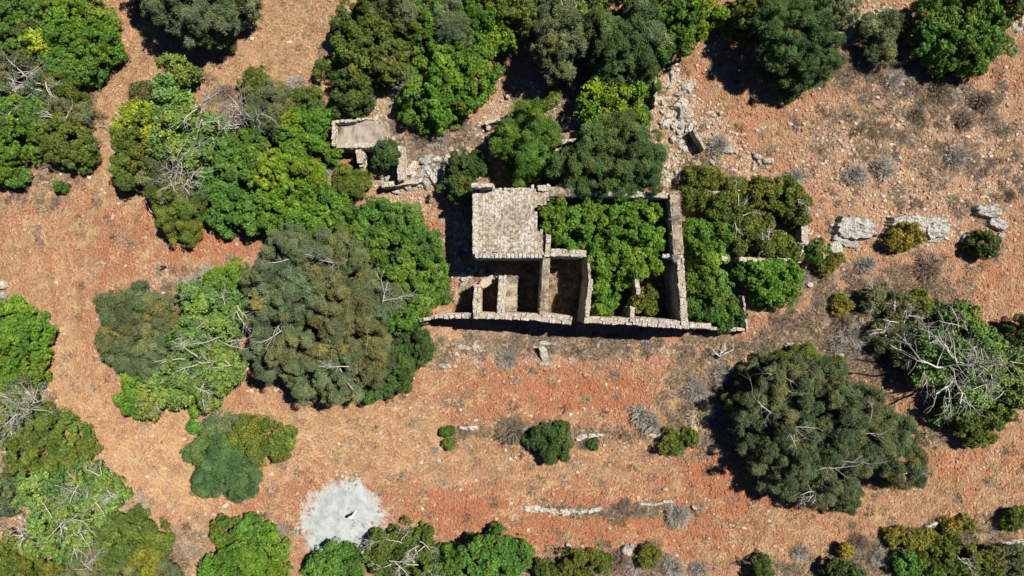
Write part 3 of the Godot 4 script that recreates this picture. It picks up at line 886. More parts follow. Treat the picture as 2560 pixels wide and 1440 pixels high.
		["scrub_bush", S, "olive", "twiggy grey and green bush right of the white spoil", "bush", [[950, 1360, 34, 1.5], [1000, 1355, 42, 1.7], [1055, 1360, 36, 1.6], [980, 1410, 50, 2.0], [1045, 1410, 44, 1.8]], "all"],
		[B, F, "blue", "small blue-green sapling at the bottom between two bushes", "bush", [[1090, 1415, 28, 1.8], [1080, 1440, 24, 1.6]]],
		[B, M, "mid", "dense dark green bush at the bottom centre", "bush", [[1250, 1365, 40, 2.2], [1290, 1390, 38, 2.0], [1200, 1390, 48, 2.4], [1150, 1400, 40, 2.0], [1250, 1420, 50, 2.4], [1170, 1435, 44, 2.2]]],
		# top centre
		[B, M, "olive", "olive-yellow bush, largest left of the white gravel gully", "bush", [[895, 60, 52, 2.8], [940, 40, 48, 2.8], [885, 120, 50, 2.6], [950, 110, 56, 3.0], [1000, 110, 44, 2.6], [920, 170, 50, 2.6], [980, 160, 48, 2.6]]],
		[B, M, "dark", "dark green bush just above the cistern", "bush", [[880, 220, 46, 2.2], [870, 255, 38, 1.9], [905, 245, 32, 1.8]]],
		["scrub_bush", S, "dark", "small dark shrub left of the gravel gully bushes", "shrub", [[815, 175, 24, 1.1]]],
		["olive_tree", O, "grey", "pale grey olive at the top edge above the olive-yellow bush", "tree", [[985, 25, 42, 3.4], [1020, 40, 34, 3.0], [960, -10, 40, 3.2]]],
		[B, M, "bright", "vivid green bush at top centre under the pale olive", "bush", [[1070, 30, 46, 2.8], [1060, 85, 46, 2.8], [1100, 110, 38, 2.4], [1095, 60, 40, 2.8]]],
		["olive_tree", O, "grey", "small grey olive between two vivid green bushes at top centre", "tree", [[1125, 50, 36, 3.2], [1145, 95, 34, 2.8]]],
		[B, M, "bright", "vivid green bush at the top edge right of the small grey olive", "bush", [[1195, 30, 50, 2.6], [1180, 75, 34, 2.0], [1225, 15, 36, 2.4], [1170, -10, 50, 2.6]]],
		[B, M, "lime", "small round lime green bush beside white rubble", "bush", [[1245, 92, 34, 1.8], [1262, 105, 24, 1.5]]],
		[B, M, "bright", "largest dense bright green bush above the path of rubble", "bush", [[1165, 130, 48, 2.8], [1210, 160, 40, 2.6], [1110, 190, 56, 3.0], [1180, 205, 52, 2.8], [1060, 210, 50, 2.6], [1040, 260, 44, 2.2], [1100, 275, 48, 2.4], [1140, 250, 44, 2.4], [1070, 300, 32, 1.6]]],
		[B, M, "olive", "green bush at the top edge over the stony gap", "bush", [[1290, 25, 44, 2.6], [1325, 55, 36, 2.4], [1310, -10, 44, 2.6]]],
		["holm_oak", O, "grey", "grey-green oak throwing a black shadow on the terrace", "tree", [[1390, 75, 46, 4.4], [1380, 130, 44, 4.2], [1415, 115, 44, 4.4], [1400, 170, 34, 3.2]]],
		[B, M, "mid", "green bush with bare grey twigs at the top edge", "bush", [[1420, 20, 44, 3.0], [1475, 30, 46, 3.0], [1530, 20, 46, 3.0], [1390, -15, 48, 3.0]], "few"],
		["holm_oak", O, "deep", "deep green oak right of the black shadow", "tree", [[1500, 95, 46, 4.2], [1560, 100, 48, 4.4], [1520, 145, 46, 4.2], [1580, 150, 44, 4.0], [1540, 190, 36, 3.2], [1600, 190, 30, 2.8]]],
		["olive_tree", O, "grey", "grey topped olive among green crowns at top right of centre", "tree", [[1590, 70, 40, 4.4], [1620, 110, 36, 4.0]]],
		[B, M, "mid", "green bush at the top edge beside the lime green one", "bush", [[1600, 20, 46, 3.2], [1655, 30, 46, 3.2], [1660, 80, 44, 3.0], [1700, 100, 36, 2.6], [1650, 130, 34, 2.6], [1710, 60, 34, 2.8]]],
		["fig_tree", M, "lime", "brightest lime green crown at the top edge beside the footpath", "tree", [[1765, 20, 32, 3.0], [1750, 60, 32, 2.8], [1720, 15, 34, 3.0], [1790, 45, 18, 2.4]]],
		["fig_tree", F, "lime", "large-leaved lime green fig above the round dark tree", "tree", [[1490, 245, 40, 2.6], [1530, 240, 34, 2.6], [1480, 290, 34, 2.2], [1530, 285, 40, 2.6], [1570, 250, 34, 2.4]]],
		[B, M, "mid", "small green bush between the lime fig and the rubble", "bush", [[1590, 295, 30, 1.6]]],
		[B, M, "mid", "small green bush between the two grey wall pillars", "bush", [[1575, 215, 30, 1.8], [1622, 212, 26, 1.4]]],
		["holm_oak", O, "mid", "round green oak above the ruin's roofed corner", "tree", [[1310, 320, 50, 4.2], [1355, 345, 40, 3.8], [1280, 365, 44, 3.6], [1320, 385, 48, 4.0], [1300, 425, 36, 3.0]]],
		[B, M, "dark", "dark bush left of the chimney stub", "bush", [[1160, 425, 38, 2.4], [1135, 470, 34, 2.0], [1190, 415, 30, 2.2], [1160, 470, 30, 2.2]]],
		[B, M, "blue", "small blue-green bush between the two round oaks", "bush", [[1345, 425, 32, 2.2], [1350, 450, 24, 1.8]]],
		["holm_oak", O, "deep", "largest deep green oak overhanging the ruin's back wall", "tree", [[1530, 360, 62, 5.0], [1480, 390, 56, 4.8], [1580, 385, 56, 5.0], [1430, 425, 48, 4.2], [1500, 440, 56, 5.0], [1590, 430, 52, 4.6], [1550, 470, 44, 4.2], [1470, 470, 34, 4.2], [1620, 400, 32, 4.0]]],
		# in and beside the house
		[B, M, "bright", "bright green thicket filling the ruin's roofless main room", "bush", [[1385, 530, 32, 3.2], [1425, 545, 36, 3.2], [1480, 550, 42, 3.2], [1540, 540, 42, 3.2], [1600, 545, 42, 3.2], [1640, 530, 24, 2.8], [1390, 575, 36, 3.2], [1450, 600, 40, 3.2], [1520, 610, 46, 3.4], [1590, 610, 46, 3.4], [1645, 595, 28, 2.8], [1510, 660, 42, 3.4], [1570, 660, 44, 3.4], [1625, 655, 30, 2.8], [1500, 710, 30, 3.0], [1550, 700, 26, 2.6], [1500, 770, 24, 2.8], [1520, 745, 22, 2.4]]],
		["scrub_bush", S, "olive", "thin olive bush in the ruin's small right front room", "bush", [[1620, 740, 24, 2.2], [1595, 755, 20, 2.0], [1625, 770, 18, 1.8]]],
		["scrub_bush", S, "olive", "drab scrub at the ruin's upper right outer corner", "bush", [[1745, 445, 36, 1.6], [1780, 450, 30, 1.5], [1735, 490, 34, 1.7], [1770, 480, 28, 1.6]]],
		[B, M, "olive", "olive green bush around a gap of dead twigs in the annex", "bush", [[1850, 480, 38, 2.2], [1900, 475, 32, 2.0], [1955, 485, 38, 2.2], [1995, 500, 30, 1.9], [1990, 540, 28, 1.8], [1800, 520, 42, 2.2], [1850, 540, 40, 2.2], [1820, 580, 34, 2.0], [1870, 600, 42, 2.2], [1920, 615, 42, 2.2], [1965, 625, 32, 1.8], [1900, 550, 26, 1.5]], "few"],
		[B, M, "bright", "bright green bush pressed against the ruin's right wall", "bush", [[1740, 585, 34, 2.2], [1785, 590, 36, 2.2], [1750, 635, 38, 2.2], [1785, 640, 28, 1.9]]],
		[B, M, "mid", "green bush inside the annex's lower left corner", "bush", [[1750, 710, 38, 2.2], [1790, 720, 38, 2.2], [1760, 765, 42, 2.2], [1805, 765, 32, 2.0], [1805, 805, 24, 1.8]]],
		[B, M, "bright", "round bright green bush at the annex's right end", "bush", [[1880, 685, 34, 2.2], [1930, 685, 38, 2.2], [1970, 690, 30, 2.0], [1910, 730, 38, 2.2], [1950, 730, 34, 2.0]]],
		[B, M, "dark", "small dark bush beside the thin white wall", "bush", [[1845, 790, 20, 1.4], [1850, 815, 14, 1.1]]],
		["scrub_bush", S, "mid", "small green shrub beside the grey rock slabs", "shrub", [[2045, 628, 28, 1.2]]],
		["scrub_bush", S, "mustard", "mustard yellow shrub below the grey slabs", "shrub", [[2062, 665, 22, 1.1], [2095, 648, 14, 0.7]]],
		["scrub_bush", S, "mustard", "round mustard-green shrub in front of the longest rock", "shrub", [[2265, 590, 32, 1.3], [2235, 600, 24, 1.1]]],
		[B, M, "dark", "round green bush farthest right beside small grey rock", "bush", [[2460, 615, 32, 1.5], [2440, 608, 20, 1.2]]],
		# top right
		["holm_oak", O, "deep", "tall two-toned oak at top right with black shadow left", "tree", [[1920, 60, 50, 4.3], [1960, 90, 60, 4.6], [1935, 130, 48, 4.0], [2020, 110, 54, 4.3], [2050, 150, 42, 3.7], [1995, 180, 44, 3.5], [1980, 205, 30, 2.7], [2010, 50, 50, 4.2]]],
		[B, M, "olive", "dark yellowish bush left of the tall two-toned oak", "bush", [[1850, 30, 38, 3.0], [1845, 70, 26, 2.4], [1880, 10, 36, 3.0]]],
		["scrub_bush", S, "grey", "grey green scrub on the top edge right of the tall oak", "bush", [[2070, 15, 46, 2.0], [2120, 25, 34, 1.6], [2030, -10, 44, 2.2]]],
		["scrub_bush", O, "grey", "sparse blue-grey shrub between the two top right trees", "bush", [[2190, 80, 38, 1.8], [2200, 125, 34, 1.6], [2225, 60, 28, 1.6]]],
		[B, M, "mid", "biggest round bush in the top right corner", "bush", [[2330, 40, 52, 2.7], [2400, 30, 60, 3.0], [2460, 60, 50, 2.7], [2340, 100, 50, 2.6], [2410, 110, 56, 2.7], [2470, 115, 42, 2.3], [2370, 150, 38, 2.0], [2430, 155, 34, 1.9]]],
		["scrub_bush", M, "olive", "bush cut by the right end of the top edge", "bush", [[2520, 0, 34, 2.2], [2555, 5, 30, 2.0]]],
		# lower right
		["holm_oak", O, "oak", "huge grey-green oak on the lower right", "tree", [[1950, 960, 66, 3.6], [2030, 960, 66, 3.8], [1890, 1020, 60, 3.3], [1970, 1040, 76, 4.1], [2060, 1050, 76, 4.2], [2130, 1010, 54, 3.6], [2150, 1080, 60, 3.8], [1910, 1110, 60, 3.4], [1990, 1130, 70, 4.0], [2080, 1150, 66, 3.8], [2180, 1130, 54, 3.2], [1960, 1190, 50, 2.9], [2040, 1215, 50, 2.9], [2230, 1080, 44, 2.6], [2240, 1150, 50, 2.6], [2270, 1180, 34, 2.0], [2110, 1240, 34, 2.1]], "few"],
		["fig_tree", F, "fig", "wide half-bare fig with silver branches near the right edge", "tree", [[2390, 810, 54, 2.4], [2330, 860, 50, 2.4], [2440, 860, 54, 2.7], [2380, 910, 54, 2.7], [2470, 930, 50, 2.5], [2320, 930, 44, 2.2], [2420, 980, 50, 2.5], [2520, 900, 40, 2.2], [2520, 980, 44, 2.2], [2370, 1000, 44, 2.1]], "all"],
		[B, M, "olive", "low green bush at the foot of the silver-branched fig", "bush", [[2400, 1050, 34, 1.8], [2450, 1060, 36, 1.8], [2430, 1085, 28, 1.5], [2490, 1030, 30, 1.6]]],
		["scrub_bush", S, "dark", "black-shaded bush on the right edge beside the fig", "bush", [[2550, 830, 36, 2.0], [2555, 880, 30, 1.8]]],
		["scrub_bush", S, "grey", "wide grey-green scrub thicket left of the silver-branched fig", "bush", [[2260, 800, 44, 1.5], [2210, 835, 40, 1.3], [2290, 855, 40, 1.7], [2190, 745, 36, 1.2], [2240, 760, 30, 1.1], [2260, 890, 36, 1.4]], "many"],
		["scrub_bush", S, "mustard", "small mustard shrub on the dry slope below the footpath", "shrub", [[2105, 760, 20, 0.9], [2095, 775, 16, 0.8]]],
		["scrub_bush", S, "olive", "thin green shrub above the silver-branched fig", "shrub", [[2295, 740, 16, 0.8], [2315, 770, 22, 1.0], [2350, 775, 20, 1.0]]],
		["scrub_bush", O, "olive", "soft green shrub above the huge dark oak", "shrub", [[2010, 900, 34, 1.8], [1950, 905, 26, 1.4], [2080, 915, 24, 1.4]]],
		["scrub_bush", S, "olive", "olive shrub at the bottom right corner region", "bush", [[2400, 1390, 46, 1.7], [2350, 1410, 40, 1.5], [2440, 1420, 44, 1.6]], "few"],
		["scrub_bush", S, "olive", "dark green shrub on the right edge near the bottom", "bush", [[2530, 1300, 26, 1.2], [2550, 1290, 22, 1.1]]],
		["scrub_bush", S, "grey", "grey green bush cut by the bottom right corner", "bush", [[2500, 1390, 34, 1.5], [2545, 1400, 36, 1.5], [2530, 1430, 34, 1.4]]],
		["scrub_bush", S, "mustard", "yellowish shrub on the bottom bank right of centre", "shrub", [[2240, 1345, 26, 1.0], [2280, 1342, 26, 1.0], [2325, 1352, 24, 0.9]]],
		["scrub_bush", S, "mustard", "mustard shrub beside the dark patch on the bottom bank", "shrub", [[2110, 1370, 18, 0.8]]],
		["scrub_bush", S, "mustard", "mustard shrub on the bank above the bottom right olive shrub", "shrub", [[2385, 1320, 22, 0.8], [2420, 1310, 18, 0.7]]],
		[B, M, "dark", "small round green bush alone on the bottom edge right of centre", "bush", [[1905, 1420, 28, 1.3]]],
		[B, M, "dark", "dark bush on the bottom edge under the brown patch", "bush", [[2085, 1420, 26, 1.3], [2130, 1435, 24, 1.2]]],
		["scrub_bush", S, "olive", "low olive scrub just right of the bottom boulder", "bush", [[1620, 1390, 26, 0.9]]],
		["scrub_bush", S, "olive", "long low olive scrub on the bottom edge left of the boulder", "bush", [[1440, 1425, 48, 1.4], [1500, 1400, 26, 0.9], [1370, 1430, 30, 1.2]]],
		["scrub_bush", M, "mid", "fresh green bush on the bottom edge among olive shrubs", "bush", [[2260, 1410, 30, 1.3], [2300, 1430, 30, 1.3]]],
		# small ones on the red soil
		[B, M, "dark", "dark green bush standing on the white rock ledge", "bush", [[1365, 1095, 34, 1.6], [1400, 1110, 32, 1.5], [1380, 1135, 24, 1.2], [1400, 1075, 20, 1.2], [1330, 1100, 18, 0.9]]],
		["young_shrub", S, "mid", "small green tuft at the left end of the rock ledge", "shrub", [[1118, 1074, 17, 0.6]]],
		["young_shrub", S, "mid", "tiny olive tuft below the ledge's left end", "shrub", [[1122, 1112, 12, 0.5]]],
		["young_shrub", S, "dark", "tiny dark shrub right of the bush on the ledge", "shrub", [[1485, 1112, 12, 0.6]]],
		["scrub_bush", S, "olive", "scruffy green shrub at the right end of the ledge", "shrub", [[1690, 1105, 32, 1.1], [1720, 1095, 22, 0.9]]],
		["young_shrub", S, "mid", "single small green shrub in the left clearing", "shrub", [[156, 468, 12, 0.8]]],
		["young_shrub", F, "bright", "small bright seedling below the light green fig", "shrub", [[490, 1022, 12, 0.5]]],
		["young_shrub", F, "bright", "small bright seedling left of the lone straw bushes", "shrub", [[482, 1068, 12, 0.5]]],
		["scrub_bush", S, "olive", "thin grassy green shrub on the rubble terrace", "shrub", [[1380, 245, 24, 0.7], [1350, 265, 16, 0.6]]],
	]:
		plant(p[0], p[1], p[2], p[3], p[4], p[5], p[6] if p.size() > 6 else "")
	# bare wood
	dead_tree("white dead limb arching over the middle thicket", 478, 330, [[500, 262, 2.9], [525, 245, 2.7], [505, 300, 2.8]], 0.11)
	dead_tree("fan of grey dead branches standing in the middle thicket", 622, 325, [[608, 212, 2.6], [580, 275, 2.4], [655, 285, 2.4], [560, 320, 2.2], [600, 255, 2.5]], 0.05)
	dead_tree("tangle of white bare limbs in the hollow of the middle thicket", 455, 450, [[430, 430, 2.8], [500, 430, 2.8], [460, 385, 3.0], [420, 465, 2.6], [480, 470, 2.7], [440, 400, 2.9]], 0.07)
	dead_tree("grey forked driftwood-like branch lying below the ruin's right end", 1797, 897, [[1782, 874, 0.35], [1799, 874, 0.3], [1812, 857, 0.3], [1832, 864, 0.3]], 0.06, 1)
	dead_tree("grey dead branch lying across the left path", 325, 312, [[245, 316, 0.2], [275, 309, 0.25]], 0.03, 1)
	dead_tree("bare dark branch sticking out over the left path", 318, 380, [[265, 372, 1.3], [275, 392, 1.2]], 0.03, 1)
	dead_tree("pale dead twigs hanging from the bright bush beside the gravel gully", 1010, 240, [[1012, 190, 2.0], [1040, 225, 2.3], [1015, 238, 1.6]], 0.03)
	dead_tree("long white limb reaching left from the lower left fig", 130, 1320, [[45, 1322, 2.2], [190, 1290, 3.2], [60, 1345, 2.2]], 0.1)
	dead_tree("grey bleached limb on the left edge above the olive bush", 60, 1030, [[105, 1000, 2.0], [50, 1035, 2.1], [95, 1025, 2.0]], 0.06)
	dead_tree("grey dead stem lying in the corner beside the round olive bush", 365, 480, [[385, 535, 0.4], [350, 478, 0.5]], 0.06, 1)
	dead_tree("silver bare limbs spreading over the half-bare fig", 2390, 940, [[2300, 900, 3.5], [2340, 985, 3.4], [2440, 880, 3.8], [2480, 960, 3.6], [2400, 1010, 3.4], [2360, 860, 3.6], [2500, 890, 3.5]], 0.08)
	# dry shrubs, each a ball of grey twigs
	var dry := [
		[1265, 905, 28, 0, "g", "grey twig ball on pale stones under the ruin's front wall"], [1800, 362, 33, 0, "g", "round ash-grey shrub right of the low wall stub"], [2135, 292, 24, 3, "t", "straw coloured tussock with a dark left side on the right slope"],
		[2140, 438, 32, 0, "g", "left one of the two grey shrubs side by side on the right slope"], [2208, 420, 34, 0, "g", "right one of the two grey shrubs side by side on the right slope"], [2400, 393, 34, 0, "g", "single grey shrub farthest right on the upper right slope"],
		[1990, 448, 32, 0, "g", "grey shrub with a green side above the annex"], [1950, 455, 22, 1, "g", "smaller grey shrub touching the annex bushes from above"], [2530, 488, 22, 1, "b", "brown-grey shrub at the right edge above red soil"],
		[1467, 1000, 16, 3, "t", "pale yellow tuft on bare red soil below the ruin"], [1465, 1115, 22, 1, "b", "brown shrub right of the dark ledge bush"], [1612, 1050, 38, 1, "g", "grey shrub with pale stems above the ledge's right end"],
		[1705, 1292, 42, 0, "g", "largest grey twig ball beside the lower ledge"], [1605, 1278, 20, 1, "b", "small brown shrub right of the lower white ledge"], [1565, 1262, 20, 1, "b", "flat brown shrub touching the lower white ledge"], [1640, 1270, 14, 1, "b", "tiny brown shrub between the lower ledge and the largest twig ball"],
		[1758, 1040, 36, 0, "t", "pale straw ball at the left edge of the huge oak's shade"], [1740, 975, 32, 0, "g", "grey shrub above the straw ball beside the huge oak"], [1690, 950, 24, 1, "t", "tan shrub at the right end of the red terrace"],
		[520, 682, 26, 0, "g", "grey shrub beside the red track above the fig clump"], [480, 712, 28, 1, "g", "flat grey shrub on the upper rim of the dark olive bush"], [742, 200, 28, 1, "g", "grey-brown twig heap above the small outbuilding"],
		[1280, 1078, 42, 1, "b", "wide brown heap of twigs on the white ledge"], [1160, 1085, 24, 1, "b", "small brown twig heap at the ledge's left end"], [1105, 1205, 18, 3, "t", "pale tussock alone in the straw right of the spoil"], [1088, 1128, 14, 1, "g", "tiny grey twig tuft left of the ledge"],
		[560, 225, 26, 1, "b", "brown twig heap behind the white dead limb"], [590, 290, 44, 1, "b", "wide mat of brown twigs under the dead branch fan"], [95, 968, 26, 1, "g", "grey twigs beside the path at the left edge"], [70, 1020, 30, 0, "g", "grey twig ball between bushes at the left edge"],
		[860, 335, 16, 1, "b", "dark dry tuft growing in the cistern"], [1100, 350, 30, 1, "g", "grey twigs below the largest bright green bush"], [1050, 350, 26, 1, "b", "brown twigs right of the cistern"], [830, 420, 26, 1, "g", "grey twigs left of the outbuilding's lower room"],
		[1160, 740, 28, 0, "t", "blond dry grass in the ruin's open left corner"], [1300, 725, 16, 3, "g", "grey stalks against the ruin's inner partition"], [1415, 770, 14, 3, "g", "bare grey stalks standing in the ruin's front room"], [1690, 545, 13, 1, "g", "grey weeds on top of the ruin's right wall"], [1435, 480, 18, 1, "g", "grey weeds hanging from the ruin's back wall"], [1690, 645, 12, 1, "g", "grey weeds on the right wall's lower half"], [1500, 490, 0, 1, "g", ""],
		[2130, 840, 36, 0, "g", "grey shrub left of the feathery cluster on the dry slope"], [2165, 800, 36, 0, "t", "tan shrub among grey ones below the feathery olive shrub"], [2110, 800, 30, 1, "b", "dark brown shrub left of the tan one on the dry slope"], [2230, 820, 34, 0, "g", "grey shrub right of the tan one on the dry slope"], [2050, 800, 30, 0, "t", "pale dry shrub at the left of the dry slope"], [2100, 860, 28, 1, "g", "low grey shrub above the huge oak"], [2270, 810, 30, 1, "b", "brown shrub touching the silver-branched fig"], [1990, 780, 0, 1, "g", ""],
		[2010, 860, 26, 0, "t", "pale dry shrub beside the flat cracked rock"], [1900, 920, 26, 0, "g", "grey shrub at the huge oak's upper left"], [1810, 930, 28, 0, "g", "grey shrub left of the huge oak's top"], [2165, 660, 28, 0, "g", "grey shrub on the slope below the first big rock"], [2320, 670, 40, 1, "b", "spread brown twigs below the longest rock"], [2110, 660, 0, 1, "b", ""],
		[1850, 745, 0, 1, "g", ""], [2010, 690, 24, 1, "g", "grey twigs right of the annex's round bush"], [2360, 220, 34, 1, "b", "dark brown brush on the upper right slope"], [2470, 250, 36, 1, "b", "brown brush nearest the right edge on the upper slope"], [2240, 200, 30, 0, "g", "silver grey brush under the biggest top right bush"], [2420, 300, 30, 1, "b", "brown brush in the middle of the upper right slope"], [2300, 290, 26, 1, "b", "small brown brush on the upper right slope"],
		[1540, 1405, 30, 1, "b", "brown shrub left of the bottom boulder"], [1680, 1420, 32, 0, "g", "grey shrub on the bottom edge right of the boulder"], [1580, 1425, 28, 1, "g", "low grey shrub under the boulder"], [1750, 1425, 30, 0, "g", "grey twig ball on the bottom edge"], [2000, 1385, 26, 0, "g", "pale grey shrub on the bottom bank"], [2150, 1360, 32, 1, "b", "brown bush patch on the bottom bank"], [2190, 1390, 28, 0, "g", "grey star-shaped shrub beside the brown patch"], [2320, 1390, 30, 0, "g", "grey shrub under the yellowish ones on the bottom bank"], [2450, 1330, 28, 0, "t", "tan shrub near the bottom right rocks"], [2480, 1370, 24, 1, "g", "small grey shrub near the bottom right corner"], [2340, 1100, 30, 0, "t", "tan grass clump right of the huge oak"], [2270, 1050, 26, 0, "t", "yellowish dry clump between oak and fig"], [2290, 1110, 0, 0, "t", ""], [700, 1330, 28, 1, "g", "grey twigs left of the white spoil"], [660, 1440, 0, 1, "g", ""], [1010, 1425, 30, 0, "g", "grey twig ball inside the bush right of the spoil"], [2150, 880, 24, 1, "g", "low grey twigs at the huge oak's upper right"],
	]
	for d in dry:
		if d[2] == 0:
			continue
		var h: float = d[2] / 40.0
		var p := spot(d[0], d[1], 0.4 * h)
		p.y = gh(p.x, p.z)
		if d[5].contains("'s right wall") or d[5].contains("right wall's"):
			p = spot(d[0], d[1], 3.55)
		elif d[5].contains("back wall"):
			p = spot(d[0], d[1], 3.45)
		elif d[5].contains("in the cistern"):
			p.y = 1.05
		var o := thing("dry_shrub", d[5], "dry shrub", p, "dry grey and brown shrubs")
		var col: Color = {"g": Color(.31, .29, .26), "t": Color(.40, .33, .22), "b": Color(.19, .15, .115)}[d[4]]
		var buf := PackedFloat32Array()
		for i in 5:
			put(buf, Basis(Vector3.UP, r(0, TAU)).scaled(Vector3(h, h * r(.75, 1.0), h) * r(0.7, 1.1)), Vector3(r(-.35, .35) * h, 0, r(-.35, .35) * h), col * r(0.8, 1.2))
		var mm := twigs_of(buf, d[3])
		mm.name = "twigs"
		o.add_child(mm, true)

func twigs_of(buf: PackedFloat32Array, which: int) -> MultiMeshInstance3D:
	var mm := MultiMesh.new()
	mm.transform_format = MultiMesh.TRANSFORM_3D
	mm.use_colors = true
	mm.mesh = twig_meshes[which]
	mm.instance_count = buf.size() / 16
	mm.buffer = buf
	var o := MultiMeshInstance3D.new()
	o.multimesh = mm
	o.material_override = mats.twig_grey
	return o

# ---------------------------------------------------------------- masonry
# one wall: its top's centre line from a to b (pixels), thickness in px, top heights there; its stones are parts
func wall(parent: Node3D, label: String, a: Array, b: Array, thick_px: float, ha: float, hb: float, cap := "stone", ragged := 0.085) -> void:
	var A := spot(a[0], a[1], ha)
	var B := spot(b[0], b[1], hb)
	var thick := thick_px / FOCAL * (EYE - (ha + hb) * 0.5)
	var flat := Vector3(B.x - A.x, 0, B.z - A.z)
	var length := flat.length()
	var dir := flat / length
	var side := Vector3(-dir.z, 0, dir.x)
	var w := Node3D.new()
	w.name = "wall"
	parent.add_child(w, true)
	w.position = Vector3(A.x, 0, A.z) - parent.position
	w.rotation.y = atan2(-dir.z, dir.x)
	if label != "":
		w.set_meta("label", label)
	# rubble core, set back behind the facing stones
	var v := PackedVector3Array()
	var n := PackedVector3Array()
	var seg := maxi(2, int(length / 0.35))
	var prof := []
	for i in seg + 1:
		var t := float(i) / seg
		prof.append(lerpf(ha, hb, t) - 0.02 + r(-ragged, ragged) * 0.6)
	var hw := thick * 0.5 - 0.045
	for i in seg:
		var x0 := length * i / seg
		var x1 := length * (i + 1) / seg
		var y0: float = prof[i]
		var y1: float = prof[i + 1]
		quad(v, n, Vector3(x0, -.3, hw), Vector3(x0, y0, hw), Vector3(x1, y1, hw), Vector3(x1, -.3, hw))
		quad(v, n, Vector3(x1, -.3, -hw), Vector3(x1, y1, -hw), Vector3(x0, y0, -hw), Vector3(x0, -.3, -hw))
		quad(v, n, Vector3(x0, y0, hw), Vector3(x0, y0, -hw), Vector3(x1, y1, -hw), Vector3(x1, y1, hw))
	quad(v, n, Vector3(0, -.3, -hw), Vector3(0, prof[0], -hw), Vector3(0, prof[0], hw), Vector3(0, -.3, hw))
	quad(v, n, Vector3(length, -.3, hw), Vector3(length, prof[seg], hw), Vector3(length, prof[seg], -hw), Vector3(length, -.3, -hw))
	part("core", solid(v, n), mats.core, w)
	# capping stones, one by one
	var rows := 2 if thick > 0.36 else 1
	if cap == "thatch":
		var cv := PackedVector3Array()
		var cn := PackedVector3Array()
		var cseg := maxi(3, int(length / 0.2))
		var pts := []
		for i in cseg + 1:
			var t := float(i) / cseg
			var row := []
			for q in 5:
				var z := (q / 4.0 - 0.5) * thick * r(0.92, 1.0)
				row.append(Vector3(t * length, lerpf(ha, hb, t) - (0.09 if q == 0 or q == 4 else 0.0) + r(-.035, .035), z))
			pts.append(row)
		for i in cseg:
			for q in 4:
				quad(cv, cn, pts[i][q + 1], pts[i][q], pts[i + 1][q], pts[i + 1][q + 1])
			for e in [[0, 1], [4, -1]]:
				var p: Vector3 = pts[i][e[0]]
				var p2: Vector3 = pts[i + 1][e[0]]
				var lo := Vector3(0, -0.25, 0)
				if e[1] > 0:
					quad(cv, cn, p2 + lo, p2, p, p + lo)
				else:
					quad(cv, cn, p + lo, p, p2, p2 + lo)
		part("earth_capping", solid(cv, cn), mats.thatch, w)
		var hb2 := PackedFloat32Array()
		for i in int(length * thick * 55.0):
			var t := rng.randf()
			var c := Color(.21, .17, .125) * r(.6, 1.5) if rng.randf() < 0.7 else Color(.33, .27, .19) * r(.8, 1.2)
			put(hb2, Basis(Vector3.UP, r(0, TAU)).scaled(Vector3.ONE * r(.07, .17)), Vector3(t * length, lerpf(ha, hb, t) - 0.02, r(-.46, .46) * thick), c)
		copies("dead_weeds", twig_meshes[2], mats.scatter, w, hb2).set_meta("kind", "stuff")
	else:
		for row in rows:
			var x := r(-.06, .04)
			while x < length - 0.1:
				var l := minf(r(0.16, 0.5), length - x + 0.06)
				var t := clampf((x + l * 0.5) / length, 0, 1)
				var split := r(0.38, 0.62) if rows == 2 else 1.0
				var d := thick * split if row == 0 else thick * (1.0 - split)
				var zc := -thick * 0.5 + d * 0.5 if row == 0 else thick * 0.5 - d * 0.5
				var y := lerpf(ha, hb, t) - 0.1 + r(-ragged, ragged)
				if rng.randf() > 0.10:
					var s := part("stone", blocks[rng.randi() % blocks.size()], mats.stone[[0, 0, 1, 1, 2, 3, 4][rng.randi() % 7]], w, Vector3(x + l * 0.5, y, zc + r(-.025, .025)))
					s.basis = Basis(Vector3.UP, r(-.2, .2) + (PI if rng.randf() < 0.5 else 0.0)) * Basis(Vector3(1, 0, 0), r(-.05, .05)) * Basis.from_scale(Vector3(l * 0.96, r(0.18, 0.28), d * r(0.75, 1.02)))
				x += l
	# facing stones on both sides
	var buf := PackedFloat32Array()
	var top := maxf(ha, hb)
	for s in [-1.0, 1.0]:
		var y := 0.0
		while y < top - 0.2:
			var ch := r(0.2, 0.3)
			var x := r(-.1, .05)
			while x < length:
				var l := r(0.22, 0.52)
				var t := clampf((x + l * 0.5) / length, 0, 1)
				if y + ch < lerpf(ha, hb, t) - 0.12 and x + l < length + 0.1:
					var k := r(0.75, 1.1)
					var c := Color(.35, .32, .275) * k if rng.randf() < 0.75 else Color(.32, .23, .155) * k
					put(buf, Basis.from_scale(Vector3(l * 0.94, ch * 0.93, 0.16)) * Basis(Vector3.UP, r(-.04, .04)), Vector3(x + l * 0.5, y + ch * 0.5, s * (thick * 0.5 - 0.075 + r(-.01, .02))), c)
				x += l
			y += ch
	if buf.size():
		var o := copies("facing_stones", blocks[0], mats.scatter, w, buf)
		o.set_meta("kind", "stuff")

